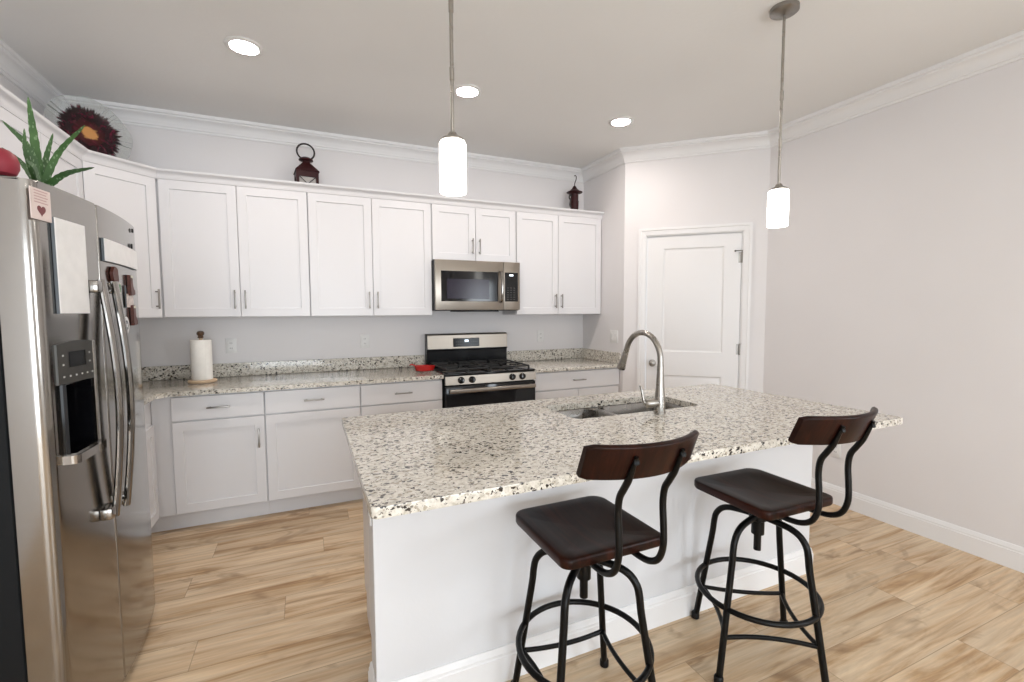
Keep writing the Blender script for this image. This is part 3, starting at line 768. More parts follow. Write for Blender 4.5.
def odoor(bm):
    add_box(bm, (RX0 + 0.003, RF - 0.036, 0.24), (RX1 - 0.003, RF - 0.0005, 0.826), 0.006, 2, rm)
od = part('oven_door', 'black', t, odoor)
def ohandle(bm):
    add_box(bm, (RX0 + 0.02, RF - 0.085, 0.775), (RX1 - 0.02, RF - 0.066, 0.806), 0.007, 3, rm)
    for x in (RX0 + 0.035, RX1 - 0.065): add_box(bm, (x, RF - 0.067, 0.779), (x + 0.03, RF - 0.0365, 0.802), 0.003, 1, rm)
part('oven_handle', 'steel_h', od, ohandle)
dr = part('lower_drawer', 'steel_h', t, lambda bm: add_box(bm, (RX0 + 0.003, RF - 0.030, 0.07), (RX1 - 0.003, RF - 0.0005, 0.232), 0.005, 2, rm))
def bguard(bm):
    poly = [(RBK, 0.905), (RBK - 0.058, 0.905), (RBK - 0.064, 1.05), (RBK - 0.080, 1.062), (RBK - 0.072, 1.190), (RBK - 0.060, 1.200), (RBK, 1.200)]
    mm = rm @ Matrix(((0, 0, 1, 0), (1, 0, 0, 0), (0, 1, 0, 0), (0, 0, 0, 1)))
    add_prism(bm, poly, RX0 + 0.002, RX1 - 0.002, mm)
bgd = part('backguard', 'blackm', t, bguard)
def bface(bm):
    poly = [(RBK - 0.0805, 1.068), (RBK - 0.085, 1.070), (RBK - 0.0775, 1.190), (RBK - 0.062, 1.2035), (RBK - 0.002, 1.2035), (RBK - 0.002, 1.2005), (RBK - 0.0605, 1.2005), (RBK - 0.0725, 1.189)]
    mm = rm @ Matrix(((0, 0, 1, 0), (1, 0, 0, 0), (0, 1, 0, 0), (0, 0, 0, 1)))
    add_prism(bm, poly, RX0 + 0.006, RX1 - 0.006, mm)
bf = part('backguard_face', 'steel_h', bgd, bface)
tl = math.atan2(0.0075, 0.12)
mclk = rm @ Matrix.Translation((W2 - 0.02, RBK - 0.0822, 1.122)) @ Matrix.Rotation(-tl, 4, 'X')
ck2 = part('clock_panel', 'display', t, lambda bm: add_box(bm, (-0.128, -0.0032, -0.038), (0.122, 0.0005, 0.040), 0.002, 1, mclk))
M['led'] = emit('lit_clock_digits', (0.75, 0.88, 1.0), 2.0)
part('lit_readout', 'led', ck2, lambda bm: add_box(bm, (-0.018, -0.0039, 0.006), (0.016, -0.0033, 0.023), 0.0002, 1, mclk))
for i in range(4):
    for j in range(2):
        for s in (-1, 1):
            x = s * (0.045 + 0.018 * i) - 0.004; z = -0.022 + 0.026 * j
            part('button', 'panel', ck2, lambda bm: add_box(bm, (x, -0.0039, z), (x + 0.009, -0.0033, z + 0.004), 0, 1, mclk))

# ------------------------------------------------------------------ microwave
MF = 3.690
W2 = 1.337
t = thing('microwave', 'stainless over-range microwave with dark glass door', 'microwave', (W2, 3.9, 1.408))
mm_ = Matrix.Translation((-W2, -3.9, -1.408))
MZ0, MZ1, MX0, MX1 = 1.410, 1.828, 0.958, 1.716
part('body', 'blackm', t, lambda bm: add_box(bm, (MX0, MF + 0.032, MZ0), (MX1, YB - 0.002, MZ1), 0.003, 1, mm_))
MDX = MX1 - 0.155
def mdoor(bm):
    add_box(bm, (MX0, MF, MZ0 + 0.006), (MDX - 0.002, MF + 0.0315, MZ1), 0.004, 2, mm_)
md = part('door', 'steel_h', t, mdoor)
part('door_glass', 'black', md, lambda bm: add_box(bm, (MX0 + 0.048, MF - 0.003, MZ0 + 0.078), (MDX - 0.055, MF - 0.0002, MZ1 - 0.090), 0.001, 1, mm_))
M['mesh'] = plain('window_mesh_glass', (0.020, 0.016, 0.030), 0.15, spec=0.3)
part('window', 'mesh', md, lambda bm: add_box(bm, (MX0 + 0.095, MF - 0.0042, MZ0 + 0.100), (MDX - 0.135, MF - 0.0031, MZ1 - 0.155), 0.0005, 1, mm_))
def mhandle(bm):
    x = MDX - 0.030
    pts = smooth_path([(x, MF - 0.002, MZ1 - 0.085), (x, MF - 0.030, MZ1 - 0.098), (x, MF - 0.046, MZ1 - 0.16), (x, MF - 0.050, (MZ0 + MZ1) / 2), (x, MF - 0.046, MZ0 + 0.14), (x, MF - 0.030, MZ0 + 0.085), (x, MF - 0.002, MZ0 + 0.072)], 5)
    add_tube(bm, pts, 0.009, 12, flat=1.6, mat=mm_, up=(0, 1, 0))
part('handle', 'steel', md, mhandle)
part('control_column', 'steel_h', t, lambda bm: add_box(bm, (MDX, MF, MZ0 + 0.006), (MX1, MF + 0.0315, MZ1), 0.004, 2, mm_))
cp_ = part('control_panel', 'black', t, lambda bm: add_box(bm, (MDX + 0.010, MF - 0.003, MZ0 + 0.078), (MX1 - 0.022, MF - 0.0002, MZ1 - 0.090), 0.001, 1, mm_))
for i in range(3):
    for j in range(6): part('button', 'panel', cp_, lambda bm: add_box(bm, (MDX + 0.030 + 0.030 * i, MF - 0.0038, MZ0 + 0.093 + 0.020 * j), (MDX + 0.044 + 0.030 * i, MF - 0.0031, MZ0 + 0.098 + 0.020 * j), 0, 1, mm_))
part('lit_readout', 'led', cp_, lambda bm: add_box(bm, (MDX + 0.052, MF - 0.0038, MZ1 - 0.120), (MDX + 0.088, MF - 0.0031, MZ1 - 0.107), 0.0002, 1, mm_))
part('vent_grille', 'blackm', t, lambda bm: add_box(bm, (MX0 + 0.18, MF + 0.005, MZ0 - 0.010), (MX1 - 0.20, MF + 0.20, MZ0 - 0.0003), 0.002, 1, mm_))

# ------------------------------------------------------------------ fridge
FY0, FYS, FY1 = 1.750, 2.082, 2.612
FT = 1.785
FYC, FHW, FBOW = 2.180, 0.425, 0.036
def fdx(y): return -0.660 - FBOW * ((y - FYC) / FHW) ** 2
t = thing('refrigerator', 'stainless side-by-side refrigerator with ice and water dispenser', 'refrigerator', (-1.06, 2.18, 0))
fm = Matrix.Translation((1.06, -2.18, 0))
part('cabinet', 'blacks', t, lambda bm: add_box(bm, (-1.46, FY0 + 0.005, 0.025), (-0.785, FY1 - 0.005, 1.765), 0.004, 1, fm))
def fdoor_poly(y0, y1, r0, r1):
    pts = [(-0.780, y0), ]
    ys = [y0 + (y1 - y0) * k / 14 for k in range(15)]
    front = [(fdx(y), y) for y in ys]
    p = [(-0.780, y1, 0)] + [(-0.780, y0, 0)] + [(front[0][0], front[0][1], r0)] + [(a, b, 0) for a, b in front[2:-2]] + [(front[-1][0], front[-1][1], r1)]
    return round_poly(p, 0, 8)
def fdoor(bm, y0, y1, r0, r1):
    fs = add_prism(bm, fdoor_poly(y0, y1, r0, r1), 0.045, FT, fm)
    es = list(set(fs[1].edges) | set(fs[0].edges))
    bmesh.ops.bevel(bm, geom=es, offset=0.006, segments=2, affect='EDGES')
fz = part('freezer_door', 'steel', t, lambda bm: fdoor(bm, FY0, FYS - 0.003, 0.034, 0.006))
fr = part('fridge_door', 'steel', t, lambda bm: fdoor(bm, FYS + 0.003, FY1, 0.006, 0.034))
DY0, DY1, DZ0, DZ1 = 1.797, 1.996, 0.948, 1.322
fz_mesh_world = fm
cut(fz, lambda bm: add_box(bm, (-0.755, DY0 + 0.012, DZ0 + 0.028), (-0.50, DY1 - 0.014, 1.190), 0.0, 1, fm))
def rec(bm):
    def q(*vs): bm.faces.new([bm.verts.new(fm @ Vector(v)) for v in vs])
    a, b, c0, d0 = DY0 + 0.0125, DY1 - 0.0145, DZ0 + 0.0285, 1.1895
    xf, xb = -0.672, -0.7545
    q((xb, a, c0), (xb, b, c0), (xb, b, d0), (xb, a, d0))
    q((xf, a, c0), (xb, a, c0), (xb, a, d0), (xf, a, d0)); q((xf, b, c0), (xf, b, d0), (xb, b, d0), (xb, b, c0))
    q((xf, a, d0), (xb, a, d0), (xb, b, d0), (xf, b, d0)); q((xf, a, c0), (xf, b, c0), (xb, b, c0), (xb, a, c0))
dsp = part('dispenser_recess', 'black', t, rec, False)
part('paddle', 'blackm', dsp, lambda bm: add_box(bm, (-0.752, 1.87, 1.06), (-0.735, 1.925, 1.15), 0.004, 2, fm))
part('spout', 'panel', dsp, lambda bm: add_box(bm, (-0.75, 1.825, 1.150), (-0.70, 1.875, 1.189), 0.006, 2, fm))
def dpan(bm):
    n = 8; ys = [DY0 + (DY1 - DY0) * k / n for k in range(n + 1)]
    tops = []
    for y in ys:
        u = (y - DY0) / (DY1 - DY0); tops.append(DZ1 - 0.010 * (2 * u - 1) ** 2)
    poly = [(y, 1.192) for y in ys] + list(reversed(list(zip(ys, tops))))
    A = [bm.verts.new(fm @ Vector((fdx(y) + 0.006, y, z))) for y, z in poly]; B = [bm.verts.new(fm @ Vector((fdx(y) - 0.004, y, z))) for y, z in poly]
    m_ = len(poly)
    for i in range(n):
        a, b, c_, d_ = i, i + 1, m_ - 2 - i, m_ - 1 - i
        bm.faces.new((A[a], A[b], A[c_], A[d_])); bm.faces.new((B[d_], B[c_], B[b], B[a]))
    for i in range(m_):
        j = (i + 1) % m_; bm.faces.new((A[j], A[i], B[i], B[j]))
dp = part('dispenser_panel', 'panel', t, dpan)
def yz_box(bm, y0, y1, z0, z1, out0, out1, bev=0):
    """a plate lying on the bowed door"""
    ym = (y0 + y1) / 2; slope = math.atan(2 * FBOW * (ym - FYC) / FHW ** 2)
    m = fm @ Matrix.Translation((fdx(ym), ym, 0)) @ Matrix.Rotation(slope, 4, 'Z')
    add_box(bm, (out0, y0 - ym, z0), (out1, y1 - ym, z1), bev, 1, m)
part('dispenser_display', 'display', dp, lambda bm: yz_box(bm, 1.850, 1.935, 1.240, 1.288, 0.0062, 0.0072))
for yy, zz in [(1.822, 1.25), (1.822, 1.278), (1.960, 1.25), (1.960, 1.278)] + [(1.822 + 0.030 * k, 1.213) for k in range(6)]:
    part('dispenser_button', 'glyph', dp, lambda bm: yz_box(bm, yy - 0.0035, yy + 0.0035, zz - 0.0025, zz + 0.0025, 0.0062, 0.0070))
def dframe(bm):
    yz_box(bm, DY1 - 0.015, DY1 + 0.002, DZ0 + 0.010, 1.315, -0.002, 0.0085, 0.003)
part('dispenser_frame', 'steel', t, dframe)
def dtray(bm):
    poly = round_poly([(-0.75, DY0 + 0.002), (-0.650, DY0 + 0.002, 0.02), (-0.640, DY1 + 0.012, 0.02), (-0.75, DY1 - 0.002)], 0.0, 6)
    add_prism(bm, poly, DZ0, DZ0 + 0.026, fm)
    add_prism(bm, [(-0.74, DY0 + 0.014), (-0.660, DY0 + 0.014), (-0.655, DY1 - 0.016), (-0.74, DY1 - 0.016)], DZ0 + 0.0262, DZ0 + 0.030, fm)
part('drip_tray', 'steel', t, dtray)
for hy, par, sgn in ((2.030, fz, 1), (2.128, fr, -1)):
    def hnd(bm):
        z0, z1 = 0.690, 1.520; pts = []
        for k in range(21):
            u = k / 20; z = z0 + (z1 - z0) * u
            pts.append((fdx(hy) + 0.022 + 0.030 * math.sin(PI * u), hy, z))
        add_tube(bm, pts, 0.012, 14, flat=1.7, mat=fm, up=(1, 0, 0))
        for z in (z0 + 0.004, z1 - 0.044):
            ya, yb_ = (hy - 0.058, hy + 0.016) if sgn > 0 else (hy - 0.016, hy + 0.030)
            add_box(bm, (fdx(hy) - 0.004, ya, z), (fdx(hy) + 0.030, yb_, z + 0.040), 0.006, 2, fm)
    part('handle', 'steel', par, hnd)
part('base_grille', 'blackm', t, lambda bm: add_box(bm, (-0.785, FY0 + 0.02, 0.004), (-0.715, FY1 - 0.02, 0.042), 0.003, 1, fm))

# things stuck on the fridge doors
def on_door(name, label, cat, y, z, group=None):
    ym = y; slope = math.atan(2 * FBOW * (ym - FYC) / FHW ** 2)
    # local: x along +y of the room, -y out from the door
    return thing(name, label, cat, (fdx(y) , y, z), PI / 2 + slope, group)
def plate_part(name, mat, par, x0, x1, z0, z1, o0, o1, bev=0.0, label=None):
    return part(name, mat, par, lambda bm: add_box(bm, (x0, -o1, z0), (x1, -o0, z1), bev, 1), True, 35, label)
def bent_sheet(bm, y0, y1, z0, z1, o0, o1, oy, oz, n=10):
    """a thin magnetic sheet that follows the bowed door; coordinates from the sheet's own origin"""
    A = []; B = []
    for k in range(n + 1):
        y = y0 + (y1 - y0) * k / n
        A.append([bm.verts.new((fdx(y) + o0 - fdx(oy), y - oy, z - oz)) for z in (z0, z1)]); B.append([bm.verts.new((fdx(y) + o1 - fdx(oy), y - oy, z - oz)) for z in (z0, z1)])
    for k in range(n):
        bm.faces.new((A[k][0], A[k][1], A[k + 1][1], A[k + 1][0])); bm.faces.new((B[k][0], B[k + 1][0], B[k + 1][1], B[k][1]))
        bm.faces.new((A[k][0], A[k + 1][0], B[k + 1][0], B[k][0])); bm.faces.new((A[k][1], B[k][1], B[k + 1][1], A[k + 1][1]))
    for k in (0, n): bm.faces.new((A[k][0], B[k][0], B[k][1], A[k][1]))
for label, y0, y1, z0, z1 in (('tall blank white magnetic board on the freezer door', 1.817, 1.970, 1.405, 1.692), ('wide short blank white magnetic board on the right fridge door', 2.102, 2.535, 1.592, 1.673)):
    oy, oz = (y0 + y1) / 2, (z0 + z1) / 2
    t = thing('notice_board', label, 'board', (fdx(oy), oy, oz))
    part('backing', 'boardedge', t, lambda bm: bent_sheet(bm, y0, y1, z0, z1, 0.0012, 0.0085, oy, oz))
    part('face', 'board', t, lambda bm: bent_sheet(bm, y0 + 0.001, y1 - 0.001, z0 + 0.001, z1 - 0.001, 0.0087, 0.011, oy, oz))
t = on_door('greeting_card', 'pale pink card with a dark red heart at the top of the freezer door', 'card', 1.771, 1.717)
plate_part('card', 'pink', t, -0.034, 0.046, -0.044, 0.044, 0.003, 0.005)
def heart(bm):
    pts = []
    for k in range(28):
        a = 2 * PI * k / 28; pts.append((0.006 + 0.00105 * 16 * math.sin(a) ** 3, -0.016 + 0.00105 * (13 * math.cos(a) - 5 * math.cos(2 * a) - 2 * math.cos(3 * a) - math.cos(4 * a))))
    add_prism(bm, pts, 0.0051, 0.0056, rot_xz())
part('heart', 'heart', t, heart)
def lines(bm):
    for j in range(5): add_box(bm, (-0.020, -0.0056, 0.036 - 0.008 * j), (0.034 - 0.006 * (j % 2), -0.0051, 0.0385 - 0.008 * j))
M['pinkink'] = plain('faded_pink_ink', (0.52, 0.33, 0.31), 0.6)
part('printed_lines', 'pinkink', t, lines)
def disc_magnet(label, y, z, r):
    t = on_door('magnet', label, 'magnet', y, z, 'small round magnets')
    part('disc', 'blackm', t, lambda bm: add_lathe(bm, [(r, 0.002), (r, 0.006), (r * 0.8, 0.008)], 16, mat=Matrix.Rotation(PI / 2, 4, 'X')))
disc_magnet('small black round magnet in the top right corner of the fridge door', 2.495, 1.758, 0.009)
disc_magnet('black round magnet just above the wide white board', 2.460, 1.688, 0.011)
def boot(label, y, z, s=1.0):
    t = on_door('boot_magnet', label, 'magnet', y, z, 'brown boot magnets')
    out = [(-0.016, 0.045), (0.020, 0.048), (0.019, 0.010), (0.026, -0.006), (0.050, -0.018), (0.054, -0.034), (0.030, -0.036), (0.010, -0.030), (0.006, -0.038), (-0.018, -0.038), (-0.016, -0.010)]
    o = [(x * s, zz * s) for x, zz in out]
    def f(bm):
        fs = add_prism(bm, round_poly([(x, zz, 0.004) for x, zz in reversed(o)], 0.004, 3), 0.002, 0.014, rot_xz())
        bmesh.ops.bevel(bm, geom=list(fs[1].edges), offset=0.003, segments=2, affect='EDGES')
    part('boot', 'rust', t, f)
    part('cuff', 'tagcream', t, lambda bm: add_box(bm, (-0.014 * s, -0.0155, 0.034 * s), (0.018 * s, -0.0138, 0.044 * s)))
boot('brown boot-shaped magnet above the photo on the fridge door', 2.372, 1.515)
boot('brown boot-shaped magnet below the photo on the fridge door', 2.395, 1.392)
t = on_door('photo_magnet', 'pale photo print between two brown boots on the fridge door', 'photo', 2.372, 1.455)
plate_part('print', 'photo', t, -0.052, 0.062, -0.026, 0.028, 0.002, 0.004); plate_part('dark_edge', 'boardedge', t, -0.064, -0.053, -0.030, 0.060, 0.002, 0.005)
t = on_door('round_sticker', 'round white sticker with a dark middle on the fridge door', 'sticker', 2.308, 1.357)
part('disc', 'board', t, lambda bm: add_lathe(bm, [(0.034, 0.002), (0.034, 0.004)], 28, mat=Matrix.Rotation(PI / 2, 4, 'X')))
def ringmark(bm):
    add_lathe(bm, [(0.020, 0.0041), (0.020, 0.0048)], 24, mat=Matrix.Rotation(PI / 2, 4, 'X'))
k = part('emblem', 'boardedge', t, ringmark)
part('emblem_star', 'board', k, lambda bm: add_prism(bm, [((0.013 if i % 2 == 0 else 0.006) * math.sin(PI * i / 5), (0.013 if i % 2 == 0 else 0.006) * math.cos(PI * i / 5)) for i in range(9, -1, -1)], 0.0049, 0.0053, rot_xz()))
t = on_door('label_magnet', 'cream and green label magnet beside the fridge handle', 'magnet', 2.225, 1.482)
plate_part('card', 'tagcream', t, -0.030, 0.030, -0.055, 0.040, 0.002, 0.005, 0.001)
plate_part('green_band', 'green', t, -0.026, 0.026, 0.004, 0.034, 0.0051, 0.0056); plate_part('green_band', 'green', t, -0.026, 0.026, -0.020, -0.002, 0.0051, 0.0056)
t = on_door('shell_magnet', 'brown shell-shaped magnet above the label on the fridge door', 'magnet', 2.186, 1.548)
part('shell', 'rust', t, lambda bm: add_prism(bm, round_poly([(0.030, -0.020), (0.022, 0.024), (-0.008, 0.032), (-0.030, 0.008), (-0.020, -0.022), (0.008, -0.034)], 0.010, 3), 0.002, 0.012, rot_xz()))

# ------------------------------------------------------------------ things on the fridge
t = thing('aloe_plant', 'potted aloe on top of the fridge', 'plant', (-0.90, 2.330, 1.7655))
part('pot', 'pot', t, lambda bm: add_lathe(bm, [(0.046, 0), (0.050, 0.004), (0.060, 0.092), (0.066, 0.095), (0.066, 0.112), (0.058, 0.112), (0.054, 0.094)], 32))
part('soil', 'soil', t, lambda bm: add_lathe(bm, [(0.053, 0.090), (0.0545, 0.098), (0.030, 0.103), (0.005, 0.104)], 24))
def leaf(bm, base_, mid, tip, w0):
    pts = smooth_path([base_, mid, tip], 9); n = len(pts)
    d0 = (Vector(tip) - Vector(base_)); side = d0.cross(Vector((0.78, -0.62, 0.15)))
    if side.length < 1e-4: side = Vector((0, 1, 0))
    side.normalize(); rings = []
    for i, p in enumerate(pts):
        u = i / (n - 1); w = 0.74 * w0 * (1 - u) ** 0.62 * (0.86 + 0.3 * u) + 0.0008
        a = pts[max(i - 1, 0)]; b = pts[min(i + 1, n - 1)]; d = (b - a).normalized()
        s = (side - d * side.dot(d)).normalized(); up_ = s.cross(d)
        th = w * 0.36
        sec = [(-1, 0.10), (-0.6, -0.55), (0, -0.95), (0.6, -0.55), (1, 0.10), (0.55, 0.12), (0, 0.02), (-0.55, 0.12)]
        tooth = 1.16 if i % 2 == 1 else 1.0
        rings.append([bm.verts.new(p + s * (x * w * (tooth if abs(x) == 1 else 1)) + up_ * (z * th)) for x, z in sec])
    for A, B in zip(rings, rings[1:]):
        for k in range(8):
            j = (k + 1) % 8; bm.faces.new((A[k], A[j], B[j], B[k]))
    bm.faces.new(list(reversed(rings[0]))); bm.faces.new(rings[-1])
O = Vector((-0.90, 2.330, 1.7655))
def W_(x, y, z): return Vector((x, y, z)) - O
B0 = W_(-0.90, 2.33, 1.862)
for mid, tip, w0 in ((W_(-0.902, 2.315, 2.04), W_(-0.90, 2.286, 2.190), 0.026), (W_(-0.885, 2.240, 1.985), W_(-0.90, 2.112, 2.042), 0.022),
                     (W_(-0.845, 2.335, 2.01), W_(-0.745, 2.290, 2.115), 0.018), (W_(-0.815, 2.290, 1.925), W_(-0.70, 2.210, 1.942), 0.018),
                     (W_(-0.895, 2.370, 1.99), W_(-0.87, 2.375, 2.095), 0.017), (W_(-0.915, 2.285, 1.98), W_(-0.93, 2.320, 2.085), 0.015),
                     (W_(-0.880, 2.255, 1.925), W_(-0.87, 2.165, 1.935), 0.016), (W_(-0.96, 2.36, 1.97), W_(-1.03, 2.40, 2.03), 0.018)):
    part('leaf', 'aloe', t, lambda bm: leaf(bm, B0 + (mid - B0).normalized() * 0.004, mid, tip, w0))
t = thing('red_ornament', 'rounded red ceramic ornament left of the aloe on the fridge', 'ornament', (-0.90, 2.080, 1.7655))
part('body', 'rose', t, lambda bm: add_lathe(bm, [(0.020, 0.088), (0.038, 0.097), (0.046, 0.117), (0.046, 0.138), (0.040, 0.158), (0.026, 0.172), (0.012, 0.177), (0.004, 0.178)], 28))
part('foot', 'blackiron', t, lambda bm: add_lathe(bm, [(0.045, 0), (0.046, 0.010), (0.022, 0.030), (0.017, 0.06), (0.026, 0.086), (0.019, 0.092)], 24))

# ------------------------------------------------------------------ things above the cabinets
pc = Vector((-1.185, 3.735, UP_T + 0.001)); PR = 0.214
t = thing('glass_plate', 'large clear glass plate with dark maroon feathered centre, on edge above the corner cabinet', 'plate', tuple(pc), R(40))
def dish(bm):
    seg = 72; rings = []
    tilt = Matrix.Translation((0, 0, PR)) 
    prof = [(0.004, 0.030), (0.05, 0.030), (0.10, 0.027), (0.14, 0.020), (0.175, 0.008), (PR, 0.0)]
    def ring(r, y):
        out = []
        for i in range(seg):
            a = 2 * PI * i / seg
            wob = 1 + (0.018 * math.sin(5 * a + 1) + 0.010 * math.sin(9 * a)) * (r / PR) ** 2
            out.append(bm.verts.new((r * wob * math.cos(a), y, r * wob * math.sin(a))))
        return out
    fr_ = [ring(r, y) for r, y in prof]; bk = [ring(r, y + 0.006) for r, y in prof]
    for S in (fr_, bk):
        for A, B in zip(S, S[1:]):
            for i in range(seg):
                j = (i + 1) % seg; bm.faces.new((A[i], A[j], B[j], B[i]))
        bm.faces.new(S[0])
    for i in range(seg):
        j = (i + 1) % seg; bm.faces.new((fr_[-1][i], fr_[-1][j], bk[-1][j], bk[-1][i]))
di = part('dish', 'plate', t, dish); di.location = (0, 0, PR + 0.012); di.rotation_euler = (R(-9), 0, 0)
def easel(bm):
    for s in (-1, 1):
        add_tube(bm, smooth_path([(s * 0.05, -0.020, 0.024), (s * 0.05, -0.012, 0.006), (s * 0.05, 0.05, 0.006), (s * 0.05, 0.075, 0.02), (s * 0.045, 0.108, 0.20)], 5), 0.004, 8)
        add_tube(bm, [(s * 0.045, 0.107, 0.19), (s * 0.055, 0.17, 0.004)], 0.004, 8)
    add_tube(bm, [(-0.05, 0.05, 0.006), (0.05, 0.05, 0.006)], 0.004, 8); add_tube(bm, [(-0.045, 0.106, 0.19), (0.045, 0.106, 0.19)], 0.004, 8)
part('easel', 'blackiron', t, easel)

t = thing('candle_lantern', 'dark red square lantern with ring handle above the wall cabinets', 'lantern', (0.028, 3.945, UP_T + 0.0005), R(6))
def lbody(bm):
    s = 0.078
    add_box(bm, (-s, -s, 0.0), (s, s, 0.018), 0.003)
    for sx in (-1, 1):
        for sy in (-1, 1): add_box(bm, (sx * s - (0.020 if sx > 0 else 0), sy * s - (0.020 if sy > 0 else 0), 0.0181), (sx * s + (0.020 if sx < 0 else 0), sy * s + (0.020 if sy < 0 else 0), 0.125))
    for sy in (-1, 1): add_box(bm, (-s, sy * s - (0.014 if sy > 0 else 0), 0.1251), (s, sy * s + (0.014 if sy < 0 else 0), 0.165))
    for sx in (-1, 1): add_box(bm, (sx * s - (0.014 if sx > 0 else 0), -s + 0.0141, 0.1251), (sx * s + (0.014 if sx < 0 else 0), s - 0.0141, 0.165))
part('frame', 'redlac', t, lbody)
def lroof(bm):
    lv = [(0.084, 0.1652), (0.082, 0.174), (0.026, 0.240), (0.024, 0.256)]; prev = None
    for s, z in lv:
        cur = [bm.verts.new((x * s, y * s, z)) for x, y in ((-1, -1), (1, -1), (1, 1), (-1, 1))]
        if prev:
            for k in range(4): bm.faces.new((prev[k], prev[(k + 1) % 4], cur[(k + 1) % 4], cur[k]))
        else: bm.faces.new(list(reversed(cur)))
        prev = cur
    bm.faces.new(prev)
part('roof', 'redlac', t, lroof, False)
part('cap', 'redlac', t, lambda bm: add_lathe(bm, [(0.026, 0.2562), (0.052, 0.262), (0.050, 0.270), (0.030, 0.284), (0.008, 0.288)], 24))
part('ring_handle', 'blackiron', t, lambda bm: add_tube(bm, [(0.062 * math.cos(2 * PI * k / 32), 0, 0.328 + 0.060 * math.sin(2 * PI * k / 32)) for k in range(32)], 0.0065, 10, True))
for k in range(4):
    def pane(bm):
        m = Matrix.Rotation(k * PI / 2, 4, 'Z'); add_box(bm, (-0.057, -0.068, 0.019), (0.057, -0.065, 0.1245), 0, 1, m)
    pn = part('pane', 'lantglass', t, pane)
    def cross(bm):
        m = Matrix.Rotation(k * PI / 2, 4, 'Z')
        for s in (-1, 1): add_tube(bm, [(-0.056 * s, -0.070, 0.020), (0.056 * s, -0.070, 0.124)], 0.0035, 8, mat=m)
    part('crossed_bars', 'blackiron', pn, cross)
t = thing('candle_lantern', 'small dark red round lantern with flared roof and hook by the side wall', 'lantern', (2.418, 3.935, UP_T + 0.0005))
part('body', 'redlac', t, lambda bm: add_lathe(bm, [(0.046, 0), (0.046, 0.010), (0.038, 0.016), (0.036, 0.060), (0.040, 0.120), (0.042, 0.170), (0.038, 0.176), (0.038, 0.236), (0.040, 0.240)], 24))
part('roof', 'redlac', t, lambda bm: add_lathe(bm, [(0.040, 0.2405), (0.076, 0.250), (0.078, 0.256), (0.050, 0.268), (0.026, 0.290), (0.014, 0.312), (0.006, 0.318)], 24))
part('hook', 'blackiron', t, lambda bm: add_tube(bm, smooth_path([(0, 0, 0.316), (0.004, 0, 0.345), (0.016, 0, 0.375), (0.020, 0, 0.402), (0.010, 0, 0.418), (-0.002, 0, 0.412)], 5), 0.0045, 8))
part('handle', 'blackiron', t, lambda bm: add_tube(bm, smooth_path([(-0.037, -0.01, 0.215), (-0.060, -0.012, 0.222), (-0.065, -0.012, 0.195), (-0.052, -0.012, 0.175), (-0.058, -0.012, 0.130), (-0.048, -0.012, 0.110), (-0.036, -0.01, 0.118)], 4), 0.007, 8))

# ------------------------------------------------------------------ things on the worktop
ptx, pty = -0.690, 3.850
t = thing('towel_holder', 'pale wooden paper towel holder with dark knob on the worktop', 'holder', (ptx, pty, CT + 0.031))
part('base', 'lightwood', t, lambda bm: add_lathe(bm, [(0.086, 0), (0.088, 0.004), (0.088, 0.014), (0.084, 0.018)], 36))
part('rod', 'lightwood', t, lambda bm: add_lathe(bm, [(0.011, 0.0182), (0.011, 0.310)], 16))
part('finial', 'brownwood', t, lambda bm: add_lathe(bm, [(0.012, 0.3102), (0.020, 0.316), (0.014, 0.326), (0.022, 0.335), (0.024, 0.346), (0.018, 0.358), (0.006, 0.362)], 20))
t = thing('paper_towel_roll', 'white roll of paper towels standing on the wooden holder', 'paper towels', (ptx, pty, CT + 0.0495))
def roll(bm):
    prof = [(0.020, 0.0), (0.062, 0.0), (0.064, 0.003), (0.064, 0.277), (0.062, 0.280), (0.020, 0.280)]
    seg = 40; rings = []
    for r, z in prof:
        rings.append([bm.verts.new((r * math.cos(2 * PI * i / seg), r * math.sin(2 * PI * i / seg), z)) for i in range(seg)])
    for a, b in zip(rings, rings[1:] + rings[:1]):
        for i in range(seg):
            j = (i + 1) % seg; bm.faces.new((a[i], a[j], b[j], b[i]))
part('towels', 'paper', t, roll)
part('loose_sheet', 'paper', t, lambda bm: add_tube(bm, [(0.0655 * math.cos(a), 0.0655 * math.sin(a), 0.140) for a in [R(-60 + 6 * k) for k in range(9)]], 0.139, 4, flat=0.006, up=(0, 0, 1)), False)
t = thing('spoon_rest', 'bright red spoon rest on the worktop beside the range', 'spoon rest', (0.858, 3.760, CT + 0.031), R(-18))
def srest(bm):
    lv = [(0.75, 0.0), (0.92, 0.005), (1.06, 0.042), (1.0, 0.045), (0.84, 0.014), (0.6, 0.008)]
    prev = None
    for s, z in lv:
        ring = []
        for k in range(32):
            a = 2 * PI * k / 32; x, y = 0.062 * s * math.cos(a), 0.050 * s * math.sin(a)
            if x > 0: x *= 1 + 0.55 * max(0, math.cos(a)) ** 3
            ring.append(bm.verts.new((x, y, z)))
        if prev:
            for k in range(32): bm.faces.new((prev[k], prev[(k + 1) % 32], ring[(k + 1) % 32], ring[k]))
        else: bm.faces.new(list(reversed(ring)))
        prev = ring
    bm.faces.new(prev)
part('dish', 'red', t, srest)
part('lip', 'red', t, lambda bm: add_tube(bm, smooth_path([(-0.055, 0.0, 0.040), (-0.085, 0.004, 0.054), (-0.105, 0.006, 0.050)], 5), [0.010, 0.011, 0.012, 0.012, 0.012, 0.012, 0.011, 0.011, 0.010, 0.009, 0.007], 10, flat=0.5, up=(0, 1, 0)))

